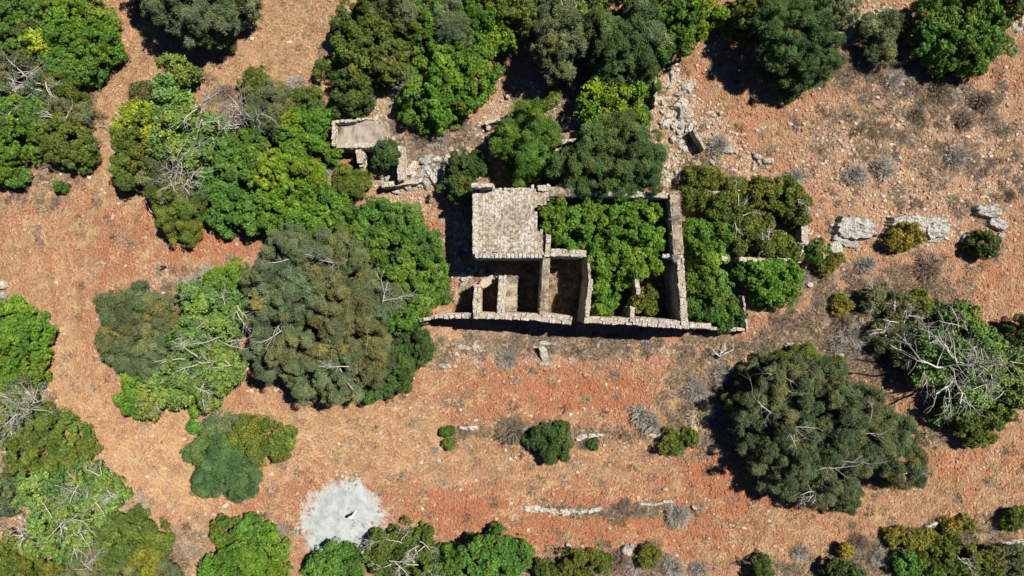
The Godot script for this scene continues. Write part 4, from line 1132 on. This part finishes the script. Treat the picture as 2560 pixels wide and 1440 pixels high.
func make_ruin() -> void:
	for i in 6:
		blocks.append(block_stone(0.085))
	for i in 6:
		rubble.append(rock(0.5, 0.4, 0.5, 9, 4, 0.3, 0.45))
	var slates := []
	for i in 8:
		slates.append(block_stone(0.07, 0.95))
	var home := thing("ruined_farmhouse", "roofless rubble-stone farmhouse with one surviving roofed corner", "ruin", spot(1450, 650))
	wall(home, "low curved end of the front wall", [1032, 804], [1097, 791], 10, 1.3, 1.9)
	wall(home, "", [1097, 791], [1183, 789], 13, 1.9, 2.5)
	wall(home, "", [1183, 789], [1352, 793], 17, 2.9, 3.1)
	wall(home, "", [1352, 795], [1429, 802], 22, 3.1, 3.3)
	wall(home, "", [1461, 800], [1595, 805], 17, 3.7, 3.7)
	wall(home, "", [1597, 805], [1722, 813], 21, 3.6, 3.5)
	wall(home, "", [1722, 815], [1776, 816], 15, 2.8, 2.4)
	wall(home, "low right end of the front wall", [1776, 822], [1868, 824], 9, 1.6, 1.0)
	wall(home, "orange-stained partition in the left room", [1193, 712], [1192, 783], 20, 2.3, 2.7)
	wall(home, "collapsed slanting stub of partition", [1232, 697], [1202, 714], 20, 1.6, 2.2)
	wall(home, "", [1256, 690], [1251, 783], 20, 2.6, 2.8)
	wall(home, "broken rubble bank along the partition", [1279, 690], [1277, 778], 30, 1.1, 1.2, "thatch", 0.14)
	wall(home, "partition wall topped with brown dry growth", [1366, 645], [1358, 788], 20, 3.4, 3.2, "thatch")
	wall(home, "", [1371, 588], [1367, 640], 14, 4.0, 3.8)
	wall(home, "", [1378, 631], [1465, 634], 20, 3.5, 3.4)
	wall(home, "", [1477, 700], [1465, 808], 14, 3.5, 3.8)
	wall(home, "", [1470, 640], [1475, 700], 10, 3.0, 3.2)
	wall(home, "back wall above the overgrown room", [1373, 478], [1440, 480], 24, 3.5, 3.4, "thatch")
	wall(home, "", [1440, 481], [1680, 488], 16, 3.4, 3.4)
	wall(home, "right wall topped with earth and dry weeds", [1686, 477], [1697, 635], 28, 3.5, 3.6, "thatch")
	wall(home, "", [1700, 637], [1712, 812], 20, 3.6, 3.5)
	wall(home, "", [1657, 640], [1692, 643], 12, 3.2, 3.3)
	wall(home, "", [1590, 688], [1597, 735], 13, 2.6, 2.6)
	wall(home, "", [1582, 770], [1580, 797], 13, 2.9, 3.2)
	# roofed corner: walls below, tiles above
	var rh := 3.72
	wall(home, "", [1192, 484], [1192, 640], 22, 3.5, 3.5)
	wall(home, "", [1186, 638], [1362, 638], 16, 3.6, 3.6)
	wall(home, "", [1186, 480], [1370, 477], 18, 3.5, 3.5)
	var roof := Node3D.new()
	roof.name = "roof"
	roof.set_meta("label", "weathered flat tiled roof over one corner with a ragged edge")
	home.add_child(roof)
	var corner := spot(1183, 478, rh)
	roof.position = corner - home.position
	var edge := PackedVector2Array()
	for p in [[1181, 479], [1240, 476], [1372, 466], [1374, 490], [1363, 512], [1356, 510], [1343, 519], [1337, 527], [1341, 534], [1341, 567], [1347, 573], [1359, 578], [1361, 592], [1357, 634], [1181, 634]]:
		var q := spot(p[0], p[1], rh)
		edge.append(Vector2(q.x - corner.x, q.z - corner.z))
	# mortar bed under the tiles
	var inner := Geometry2D.offset_polygon(edge, -0.1)
	var tri := Geometry2D.triangulate_polygon(inner[0])
	var bv := PackedVector3Array()
	var bn := PackedVector3Array()
	for y in [0.012, -0.2]:
		for t in range(0, tri.size(), 3):
			var ta: Vector2 = inner[0][tri[t]]
			var tb: Vector2 = inner[0][tri[t + 1]]
			var tc: Vector2 = inner[0][tri[t + 2]]
			var turn := (tb - ta).cross(tc - ta) > 0.0
			for e in ([0, 1, 2] if turn == (y > -0.1) else [2, 1, 0]):
				var q: Vector2 = inner[0][tri[t + e]]
				bv.append(Vector3(q.x, y, q.y))
				bn.append(Vector3(0, 1 if y > -0.1 else -1, 0))
	var m: int = inner[0].size()
	for i in m:
		var p: Vector2 = inner[0][i]
		var q: Vector2 = inner[0][(i + 1) % m]
		quad(bv, bn, Vector3(p.x, -.2, p.y), Vector3(p.x, .012, p.y), Vector3(q.x, .012, q.y), Vector3(q.x, -.2, q.y))
	part("bed", solid(bv, bn), mats.core, roof)
	var x := -0.02
	while x < 4.6:
		var cw := r(0.15, 0.2)
		var z := -0.35 + r(-.15, 0)
		while z < 3.75:
			var cl := r(0.24, 0.42)
			if Geometry2D.is_point_in_polygon(Vector2(x + cw * .5, z + cl * .5), edge) and rng.randf() > 0.012:
				var tm: Material = mats.tile[clampi(int(2.0 + 5.0 * mid_noise.get_noise_2d(x * 1.6, z * 1.1) + r(-1.1, 1.1)), 0, 3)]
				var s := part("tile", slates[rng.randi() % 8], tm, roof, Vector3(x + cw * .5, r(-.014, .01), z + cl * .5))
				s.basis = Basis(Vector3.UP, r(-.05, .05)) * Basis(Vector3(0, 0, 1), r(-.05, .05)) * Basis.from_scale(Vector3(cw * r(.95, 1.04), 0.07, cl * r(.95, 1.02)))
			z += cl
		x += cw
	# grit and dry grass caught on the roof
	var dust := PackedFloat32Array()
	var hay := PackedFloat32Array()
	for i in 900:
		var q := Vector2(r(0, 4.3), r(-.3, 3.6))
		if not Geometry2D.is_point_in_polygon(q, edge):
			continue
		if i % 5 > 0:
			var g := r(.012, .04)
			put(dust, Basis(Vector3.UP, r(0, TAU)).scaled(Vector3(g * 1.3, g * .6, g)), Vector3(q.x, .04, q.y), Color(.30, .26, .21) * r(.6, 1.2))
		elif rng.randf() < 0.15 + 0.5 * sst(2.6, 3.5, q.y) or mid_noise.get_noise_2d(q.x * 2.0, q.y * 2.0) > 0.35:
			put(hay, Basis(Vector3.UP, r(0, TAU)).scaled(Vector3.ONE * r(.08, .16)), Vector3(q.x, .03, q.y), Color(.33, .27, .17) * r(.6, 1.2))
	copies("grit", rubble[0], mats.scatter, roof, dust).set_meta("kind", "stuff")
	copies("dry_grass", twig_meshes[2], mats.scatter, roof, hay).set_meta("kind", "stuff")
	# plastered kerb on the left and the row of stones along the front edge
	for i in 9:
		var a := spot(1188, 480 + i * 17.2, rh)
		var s := part("kerb_stone", blocks[i % 6], mats.plaster, roof, a - corner + Vector3(0, 0.05, 0.19))
		s.basis = Basis.from_scale(Vector3(0.33, 0.16, 0.40)) * Basis(Vector3.UP, r(-.02, .02))
	for i in 17:
		var a := spot(1192 + i * 9.9, 639.5, rh)
		var s := part("edge_stone", blocks[i % 6], mats.stone[[1, 4, 0][i % 3]], roof, a - corner + Vector3(0, 0.06, 0))
		s.basis = Basis(Vector3.UP, r(-.1, .1)) * Basis.from_scale(Vector3(0.21, 0.2, 0.29))
	wall(home, "upstanding chimney stub at the roof's back corner", [1180, 462], [1232, 463], 13, 4.7, 4.6, "stone", 0.02)
	wall(home, "", [1345, 470], [1374, 470], 16, 3.95, 3.9)
	# annex to the right
	var annex := thing("ruined_annex", "low broken stone walls of the annex right of the farmhouse", "ruin", spot(1930, 640))
	wall(annex, "brick-red broken end of the annex wall", [1804, 646], [1822, 647], 14, 1.7, 1.6)
	wall(annex, "", [1848, 648], [1925, 650], 13, 1.5, 1.6)
	wall(annex, "", [1925, 650], [2002, 652], 14, 1.6, 1.2)
	wall(annex, "tumbled end wall of orange rubble", [2012, 553], [2012, 610], 20, 0.9, 0.9, "stone", 0.14)
	wall(annex, "", [2006, 608], [1995, 645], 16, 0.9, 1.1, "stone", 0.14)
	wall(annex, "short pale cut-stone wall at the annex's back", [1762, 482], [1822, 484], 14, 1.5, 1.5)
	wall(annex, "thin pale wall at the annex's front right", [1858, 742], [1868, 828], 6, 1.3, 1.1)
	# the small outbuilding with its filled cistern
	var shed := thing("stone_outbuilding", "small stone outbuilding with a square filled cistern", "ruin", spot(920, 390))
	wall(shed, "", [834, 303], [834, 364], 11, 1.7, 1.7, "stone", 0.03)
	wall(shed, "", [830, 304], [890, 301], 9, 1.7, 1.7, "stone", 0.03)
	wall(shed, "", [890, 299], [945, 297], 7, 1.55, 1.4, "stone", 0.05)
	wall(shed, "", [955, 303], [958, 358], 20, 1.35, 1.4, "thatch")
	wall(shed, "", [842, 365], [965, 363], 13, 1.45, 1.4, "stone", 0.05)
	var fill := PackedVector3Array()
	var fn := PackedVector3Array()
	var c0 := spot(836, 304, 1.1)
	var c1 := spot(958, 364, 1.2)
	for i in 14:
		for j in 8:
			var q := []
			for e in [[0, 0], [1, 0], [1, 1], [0, 1]]:
				var fx := lerpf(c0.x, c1.x, (i + e[0]) / 14.0)
				var fz := lerpf(c0.z, c1.z, (j + e[1]) / 8.0)
				q.append(Vector3(fx, 1.18 + 0.2 * (i + e[0]) / 14.0 + 0.12 * fine_noise.get_noise_2d(fx * 0.6, fz * 0.6), fz) - shed.position)
			quad(fill, fn, q[3], q[0], q[1], q[2])
	part("cistern_fill", solid(fill, fn), mottled(Color(.26, .23, .195), Color(.34, .31, .27), Color(.13, .11, .095), 0.09, 51), shed)
	wall(shed, "", [896, 374], [900, 408], 17, 1.6, 1.5)
	wall(shed, "orange broken foot of the cross wall", [902, 408], [909, 430], 14, 1.2, 0.8, "stone", 0.12)
	wall(shed, "", [1001, 364], [1000, 450], 16, 1.3, 1.6)
	wall(shed, "curved lower wall with a sharp shadow under it", [953, 462], [1000, 459], 14, 0.9, 0.9, "stone", 0.08)
	wall(shed, "", [1000, 458], [1052, 452], 13, 0.85, 0.45, "stone", 0.05)
	# low terrace walls
	var low := thing("terrace_wall", "low curved terrace wall above the round green oak", "wall", spot(1270, 290))
	wall(low, "", [1219, 305], [1262, 295], 12, 0.5, 0.5, "stone", 0.08)
	wall(low, "", [1262, 294], [1330, 277], 13, 0.5, 0.5, "stone", 0.06)
	wall(low, "", [1217, 304], [1220, 325], 10, 0.5, 0.4, "stone", 0.08)
	var low2 := thing("terrace_wall", "narrow double-edged terrace wall between the two round oaks", "wall", spot(1430, 360))
	wall(low2, "", [1370, 362], [1435, 350], 12, 0.45, 0.45, "stone", 0.04)
	wall(low2, "", [1435, 350], [1482, 338], 9, 0.45, 0.4, "stone", 0.06)
	wall(low2, "", [1362, 383], [1425, 368], 5, 0.4, 0.4, "stone", 0.03)
	var low3 := thing("wall_stub", "slanting wall stub left of the round ash-grey shrub", "wall", spot(1748, 350))
	wall(low3, "", [1736, 322], [1762, 372], 10, 0.9, 0.8, "stone", 0.1)
	var low4 := thing("wall_stub", "two tall grey pillars of a broken wall beside the upper rubble", "wall", spot(1610, 240))
	wall(low4, "", [1590, 225], [1592, 255], 10, 0.9, 0.9)
	wall(low4, "", [1639, 195], [1640, 262], 8, 1.0, 0.8)

# ---------------------------------------------------------------- stones
func heap(label: String, group: String, count: int, px: float, py: float, rx: float, ry: float, deg: float, smin: float, smax: float, tones := [0, 1, 2, 4, 0, 1]) -> void:
	var ca := cos(deg_to_rad(deg))
	var sa := sin(deg_to_rad(deg))
	for i in count:
		var a := r(0, TAU)
		var d := sqrt(rng.randf())
		var u := cos(a) * d * rx
		var w := sin(a) * d * ry
		var p := on_ground(px + u * ca - w * sa, py + u * sa + w * ca)
		var s := lerpf(smin, smax, pow(rng.randf(), 1.6))
		p.y += s * 0.02
		var o := solo("rubble_stone", rubble[rng.randi() % 6], mats.stone[tones[rng.randi() % tones.size()]], p, label, "stone", group)
		o.basis = Basis(Vector3.UP, r(0, TAU)) * Basis(Vector3(1, 0, 0), r(-.3, .3)) * Basis.from_scale(Vector3(s * r(.9, 1.4), s * r(.55, 1.0), s * r(.7, 1.0)))

func make_stones() -> void:
	heap("grey limestone block in the spill of rubble right of the small outbuilding", "rubble spill beside the outbuilding", 50, 1080, 425, 78, 34, -25, 0.25, 0.75)
	heap("broken stone among the rubble inside the outbuilding's lower room", "rubble in the outbuilding", 10, 935, 440, 45, 18, 0, 0.2, 0.4)
	heap("pale stone of the loose rubble spilling down the gravel gully", "stones of the gravel gully", 18, 975, 235, 24, 75, 28, 0.15, 0.35, [0, 0, 2])
	heap("grey block of the big rubble heap beside the wall pillars", "big rubble heap above the ruin", 52, 1690, 265, 52, 80, -8, 0.25, 0.8)
	heap("stone of the rubble strewn between the deep green oak and the ruin's corner", "rubble above the ruin's corner", 24, 1680, 410, 40, 75, 5, 0.2, 0.5)
	heap("stone on the terrace between the lime fig and the round oak", "terrace stones", 22, 1430, 290, 48, 42, 0, 0.2, 0.6)
	heap("pale stone in the gap beside the small lime bush", "stones of the top gap", 8, 1310, 90, 36, 22, 0, 0.2, 0.45, [0, 2])
	heap("white stone of the scree behind the tall two-toned oak", "white scree at top right", 24, 2165, 60, 85, 24, -25, 0.2, 0.55, [0, 0, 2])
	heap("white stone in the top right corner", "corner stones at top right", 8, 2540, 45, 28, 36, 0, 0.25, 0.6, [0, 1])
	heap("fallen block in the shaded strip left of the roofed corner", "fallen blocks beside the roof", 14, 1150, 610, 20, 90, 0, 0.25, 0.55)
	heap("tumbled block in the ruin's open left room", "tumbled blocks in the left room", 18, 1195, 690, 60, 26, -8, 0.3, 0.65)
	heap("stone scattered above the annex beside dry shrubs", "stones above the annex", 12, 1830, 390, 75, 40, 15, 0.2, 0.5)
	heap("orange rubble fallen from the annex's tumbled end wall", "annex rubble", 14, 2005, 595, 16, 55, 8, 0.18, 0.4, [2, 3, 2, 0])
	heap("small block fallen on the rubble bank in the left room", "blocks on the rubble bank", 9, 1285, 735, 8, 42, 0, 0.18, 0.4, [0, 2, 3])
	heap("flat pale stone in front of the ruin's front wall", "stones before the front wall", 16, 1330, 880, 210, 22, 0, 0.15, 0.5, [0, 2])
	heap("stone lying near the curved terrace wall", "stones by the terrace wall", 10, 1210, 330, 40, 30, 0, 0.2, 0.5)
	# single rocks: px, py, half extents in px, turn, height, label
	for k in [
		[2130, 572, 60, 34, 4, 0.55, "rounded pale rock slab nearest the annex on the right slope"], [2095, 600, 24, 12, 25, 0.3, "small slab under the pale rock nearest the annex"], [2085, 620, 18, 18, 10, 0.3, "square pale slab beside the small green shrub"], [2122, 610, 26, 12, 5, 0.25, "thin slab wedged below the pale rock nearest the annex"],
		[2290, 562, 92, 26, 4, 0.5, "longest pale rock outcrop on the right slope"], [2330, 578, 36, 24, -10, 0.6, "knobby end of the longest outcrop"], [2320, 598, 34, 10, 2, 0.2, "low grey ledge under the longest outcrop"], [2460, 530, 40, 18, 12, 0.5, "white jagged rock in the upper part of the right slope"], [2490, 560, 30, 16, 20, 0.45, "grey hollowed rock under the white jagged one"], [2420, 595, 26, 14, -20, 0.3, "grey tilted slab left of the round green bush at far right"], [2505, 588, 10, 7, 0, 0.25, "small grey stone right of the round green bush"],
		[2018, 643, 9, 16, -5, 0.9, "upright grey block at the annex's right corner"], [2020, 712, 9, 8, 30, 0.3, "small white stone beside the footpath"], [2290, 670, 7, 5, 0, 0.25, "small white stone below the longest outcrop"], [1985, 868, 34, 14, 12, 0.25, "flat cracked rock above the huge oak"], [2095, 890, 14, 8, 0, 0.25, "pale stone under the dry shrubs at the huge oak's top"],
		[1565, 1372, 15, 12, 30, 0.5, "rounded grey boulder near the bottom edge"], [1579, 1361, 6, 5, 0, 0.2, "small stone leaning on the bottom boulder"], [1421, 1363, 8, 6, 40, 0.25, "small dark-sided stone left of the bottom boulder"], [1492, 1372, 6, 4, 0, 0.15, "tiny pale stone between the two bottom boulders"],
		[1110, 915, 18, 7, 5, 0.15, "flat white stone on the soil left of the grey twig ball"], [1187, 905, 16, 4, 0, 0.1, "thin white stone left of the grey twig ball"], [1160, 868, 20, 6, 10, 0.15, "flat white stone near the front wall's left part"], [1190, 872, 26, 7, -6, 0.15, "long flat stone beside the front wall"], [1362, 858, 16, 6, 5, 0.2, "pale flat rock behind the standing slab"], [1392, 860, 14, 5, 5, 0.15, "pale rock right of the standing slab"], [1365, 909, 24, 6, 0, 0.15, "broad pale stone at the standing slab's foot"],
		[8, 712, 14, 12, 0, 0.45, "rounded pale boulder at the left edge"], [8, 738, 12, 10, 0, 0.35, "second boulder below the rounded one at the left edge"], [5, 765, 8, 8, 0, 0.25, "small boulder lowest at the left edge"], [1892, 392, 12, 8, 20, 0.3, "white block lying left of its pair on the upper slope"], [1920, 402, 16, 8, 5, 0.3, "white block lying right of its pair on the upper slope"], [1800, 285, 6, 6, 0, 0.3, "single grey stone right of the big rubble heap"], [1268, 243, 6, 5, 60, 0.3, "single dark stone in the terrace clearing"], [990, 480, 10, 6, 5, 0.3, "square grey block below the outbuilding's curved wall"],
		[1733, 1068, 8, 8, 30, 0.35, "orange boulder above the ledge's right end"], [1662, 1222, 7, 5, 0, 0.25, "orange stone on red soil above the lower ledge"], [1735, 1268, 8, 5, 40, 0.3, "small orange stone beside the largest twig ball"], [1820, 376, 14, 10, 10, 0.3, "pale flat stone under the round ash-grey shrub"], [430, 524, 6, 4, 0, 0.15, "small pale stone on the red clearing"],
	]:
		var p := on_ground(k[0], k[1])
		p.y -= 0.04
		var big: bool = k[2] > 22
		var o := solo("rock", (outcrop(k[2] / 40.0, k[3] / 40.0, k[5], 16, 0.16) if big else rock(k[2] / 40.0, k[3] / 40.0, k[5], 14, 5, 0.16, 0.25)), mats.stone[[0, 1, 4, 1][rng.randi() % 4] if not k[6].begins_with("orange") else 3], p, k[6], "rock", "single rocks")
		o.rotation.y = -deg_to_rad(k[4])
	# white ledges of bedrock along the terrace steps
	for l in [
		["white rock ledge at the left end of the upper step", [[1148, 1066], [1170, 1068], [1198, 1066]], 9], ["short white ledge left of the dark ledge bush", [[1305, 1068], [1320, 1072], [1340, 1078]], 10], ["jagged white ledge right of the dark ledge bush", [[1440, 1098], [1470, 1092], [1508, 1086]], 12],
		["pointed white ledge at the upper step's right end", [[1618, 1085], [1640, 1092], [1655, 1088], [1685, 1084]], 13], ["small white ledge touching the scruffy shrub", [[1700, 1085], [1735, 1080]], 11], ["long curved white ledge of the lower step", [[1312, 1268], [1350, 1274], [1400, 1279], [1440, 1276], [1470, 1274], [1500, 1266]], 13],
		["thin broken ledge right of the lower step", [[1595, 1256], [1630, 1257], [1680, 1252]], 6], ["white ledge near the bottom right corner", [[2490, 1356], [2520, 1352], [2555, 1352]], 9], ["thin pale ledge on the bank below the huge oak", [[2315, 1312], [2345, 1305]], 6],
	]:
		var base := on_ground(l[1][0][0], l[1][0][1])
		var o := thing("rock_ledge", l[0], "rock ledge", base, "white rock ledges on the red soil")
		for i in l[1].size() - 1:
			var a: Array = l[1][i]
			var b: Array = l[1][i + 1]
			var n := maxi(1, int(Vector2(b[0] - a[0], b[1] - a[1]).length() / 22.0))
			for j in n:
				var t := (j + 0.5) / n
				var p := on_ground(lerpf(a[0], b[0], t), lerpf(a[1], b[1], t) + r(-2, 2))
				var len_px := Vector2(b[0] - a[0], b[1] - a[1]).length() / n
				var s := part("rock", outcrop(len_px / 40.0 * 0.66, l[2] / 66.0 * r(0.8, 1.3), 0.24, 8, 0.4), mats.stone[0], o, p - base + Vector3(0, r(.0, .05), 0))
				s.rotation.y = -atan2(b[1] - a[1], b[0] - a[0]) + r(-.15, .15)
	# leaning slab before the front wall
	var q := on_ground(1358, 884)
	var slab := solo("standing_slab", rock(0.24, 0.58, 0.16, 14, 5, 0.15, 0.5), mats.stone[0], q + Vector3(0, 0.3, 0), "pale slab leaning upright with a black shadow before the front wall", "rock")
	slab.basis = Basis(Vector3.UP, 0.25) * Basis(Vector3(1, 0, 0), 0.55)

# ---------------------------------------------------------------- the drill site and the post
func make_site() -> void:
	# pale drilling spoil: a low mound whose thin rim runs out into the soil
	var c := on_ground(858, 1292)
	var v := PackedVector3Array()
	var idx := PackedInt32Array()
	var n := 150
	var span := 3.9
	for j in n + 1:
		for i in n + 1:
			var x := c.x + (i / float(n) * 2 - 1) * span
			var z := c.z + (j / float(n) * 2 - 1) * span
			var px := (x - c.x) * 40.0
			var pz := (z - c.z) * 40.0
			# outline read from the photograph: narrow at the top, broad below
			var half := lerpf(58.0, 126.0, sst(-110, 50, pz))
			var mid := lerpf(14.0, -8.0, sst(-105, 60, pz))
			var d := Vector2((px - mid) / half, (pz - 4.0) / (128.0)).length()
			d += 0.07 * mid_noise.get_noise_2d(x * 2.0, z * 2.0) + 0.07 * fine_noise.get_noise_2d(x, z) + 0.05 * fine_noise.get_noise_2d(x * 3.5, z * 3.5)
			var y := gh(x, z) + 0.09 * (1.0 - sst(0.45, 1.1, d)) - 0.025 + 0.025 * fine_noise.get_noise_2d(x * 0.7, z * 0.7) + 0.005 * fine_noise.get_noise_2d(x * 3.0, z * 3.0)
			v.append(Vector3(x, y, z) - c)
	for j in n:
		for i in n:
			var a := j * (n + 1) + i
			idx.append_array(PackedInt32Array([a, a + 1, a + n + 1, a + 1, a + n + 2, a + n + 1]))
	var st := SurfaceTool.new()
	st.begin(Mesh.PRIMITIVE_TRIANGLES)
	st.set_smooth_group(0)
	for i in idx:
		st.add_vertex(v[i])
	st.index()
	st.generate_normals()
	solo("spoil_patch", st.commit(), mats.spoil, c, "pale blue-grey patch of dried drilling spoil on red soil", "spoil patch")
	var pp := on_ground(889, 1279)
	var lift := 0.05
	var pipe := thing("well_pipe", "white well pipe standing in the pale spoil patch", "pipe", pp)
	var white := paint(Color(.78, .78, .77), 0.45)
	part("casing", lathe([Vector2(.075, -.2), Vector2(.075, 1.17), Vector2(.078, 1.2), Vector2(.06, 1.2), Vector2(.06, .9)], 24), white, pipe)
	part("cap", lathe([Vector2(.095, 1.06), Vector2(.098, 1.07), Vector2(.098, 1.2), Vector2(.09, 1.225), Vector2(.0, 1.23)], 24), white, pipe)
	var pad := on_ground(893, 1284)
	var o := solo("concrete_pad", outcrop(0.62, 0.5, 0.10, 14, 0.15), mats.spoil, pad + Vector3(0.1, lift - 0.03, 0.05), "round crusted grey pad around the white pipe", "pad")
	o.rotation.y = 0.3
	for k in [[905, 1301, 12, 6, 20, "curled crust fragment lower right of the pipe"], [888, 1311, 8, 6, -30, "cracked crust fragment below the pipe"], [917, 1315, 11, 5, 35, "low crust ridge at lower right of the spoil"], [876, 1273, 6, 3, 25, "small crust lump at the pipe's upper left"]]:
		var f := solo("crust_fragment", rock(k[2] / 40.0, k[3] / 40.0, 0.12, 12, 5, 0.3, 0.2), mats.spoil, on_ground(k[0], k[1]) + Vector3(0, 0.04, 0), k[5], "crust", "crust fragments on the spoil")
		f.rotation.y = -deg_to_rad(k[4])
	# dark metal post on the red track
	var at := on_ground(418, 667.5)
	var post := thing("metal_post", "short dark metal post standing on bare red soil", "post", at)
	var dark := paint(Color(.02, .018, .018), 0.6)
	part("pole", lathe([Vector2(.05, -.2), Vector2(.05, .72), Vector2(.046, .74), Vector2(0, .745)], 16), dark, post)
	part("collar", lathe([Vector2(.058, .62), Vector2(.058, .66), Vector2(.05, .665)], 16), dark, post)

# ----------------------------------------------------------------
func _ready() -> void:
	var cam := Camera3D.new()
	cam.name = "camera"
	cam.fov = rad_to_deg(2.0 * atan(720.0 / FOCAL))
	cam.far = 1000.0
	cam.position = Vector3(0, EYE, 0)
	cam.rotation_degrees = Vector3(-90, 0, 0)
	cam.current = true
	add_child(cam)
	var env := Environment.new()
	env.background_mode = Environment.BG_SKY
	var sky_mat := ProceduralSkyMaterial.new()
	sky_mat.sky_top_color = Color(.24, .42, .72)
	sky_mat.sky_horizon_color = Color(.62, .70, .80)
	sky_mat.sky_curve = 0.15
	sky_mat.ground_bottom_color = Color(.45, .33, .25)
	sky_mat.ground_horizon_color = Color(.62, .62, .62)
	sky_mat.sky_energy_multiplier = 0.5
	sky_mat.sun_angle_max = 1.0
	var sky := Sky.new()
	sky.sky_material = sky_mat
	env.sky = sky
	env.tonemap_mode = Environment.TONE_MAPPER_LINEAR
	env.tonemap_exposure = 2.08
	env.sdfgi_enabled = true
	env.ssao_enabled = true
	env.ssil_enabled = true
	var we := WorldEnvironment.new()
	we.name = "environment"
	we.environment = env
	add_child(we)
	var sun := DirectionalLight3D.new()
	sun.name = "sun"
	sun.light_color = Color(1.0, .955, .89)
	sun.light_energy = 1.5
	sun.light_angular_distance = 0.53
	sun.shadow_enabled = true
	var ce := cos(deg_to_rad(60.0))
	var down := Vector3(-0.88 * ce, -sin(deg_to_rad(60.0)), 0.475 * ce)
	sun.transform = Transform3D(Basis.looking_at(down, Vector3.UP), Vector3(0, 30, 0))
	add_child(sun)

	rng.seed = 20240
	big_noise.seed = 3
	big_noise.frequency = 0.09
	big_noise.noise_type = FastNoiseLite.TYPE_SIMPLEX
	big_noise.fractal_type = FastNoiseLite.FRACTAL_NONE
	mid_noise.seed = 4
	mid_noise.frequency = 0.45
	mid_noise.noise_type = FastNoiseLite.TYPE_SIMPLEX
	mid_noise.fractal_octaves = 2
	fine_noise.seed = 9
	fine_noise.frequency = 1.7
	fine_noise.noise_type = FastNoiseLite.TYPE_SIMPLEX
	fine_noise.fractal_octaves = 2
	var t0 := Time.get_ticks_msec()
	make_materials()
	make_cover()
	make_ground()
	print("ground ", Time.get_ticks_msec() - t0)
	make_tufts()
	make_ruin()
	make_stones()
	make_site()
	print("stone ", Time.get_ticks_msec() - t0)
	make_plants()
	print("tufts ", tufts)
	print("plants ", Time.get_ticks_msec() - t0)
	scatter()
	print("scatter ", Time.get_ticks_msec() - t0)
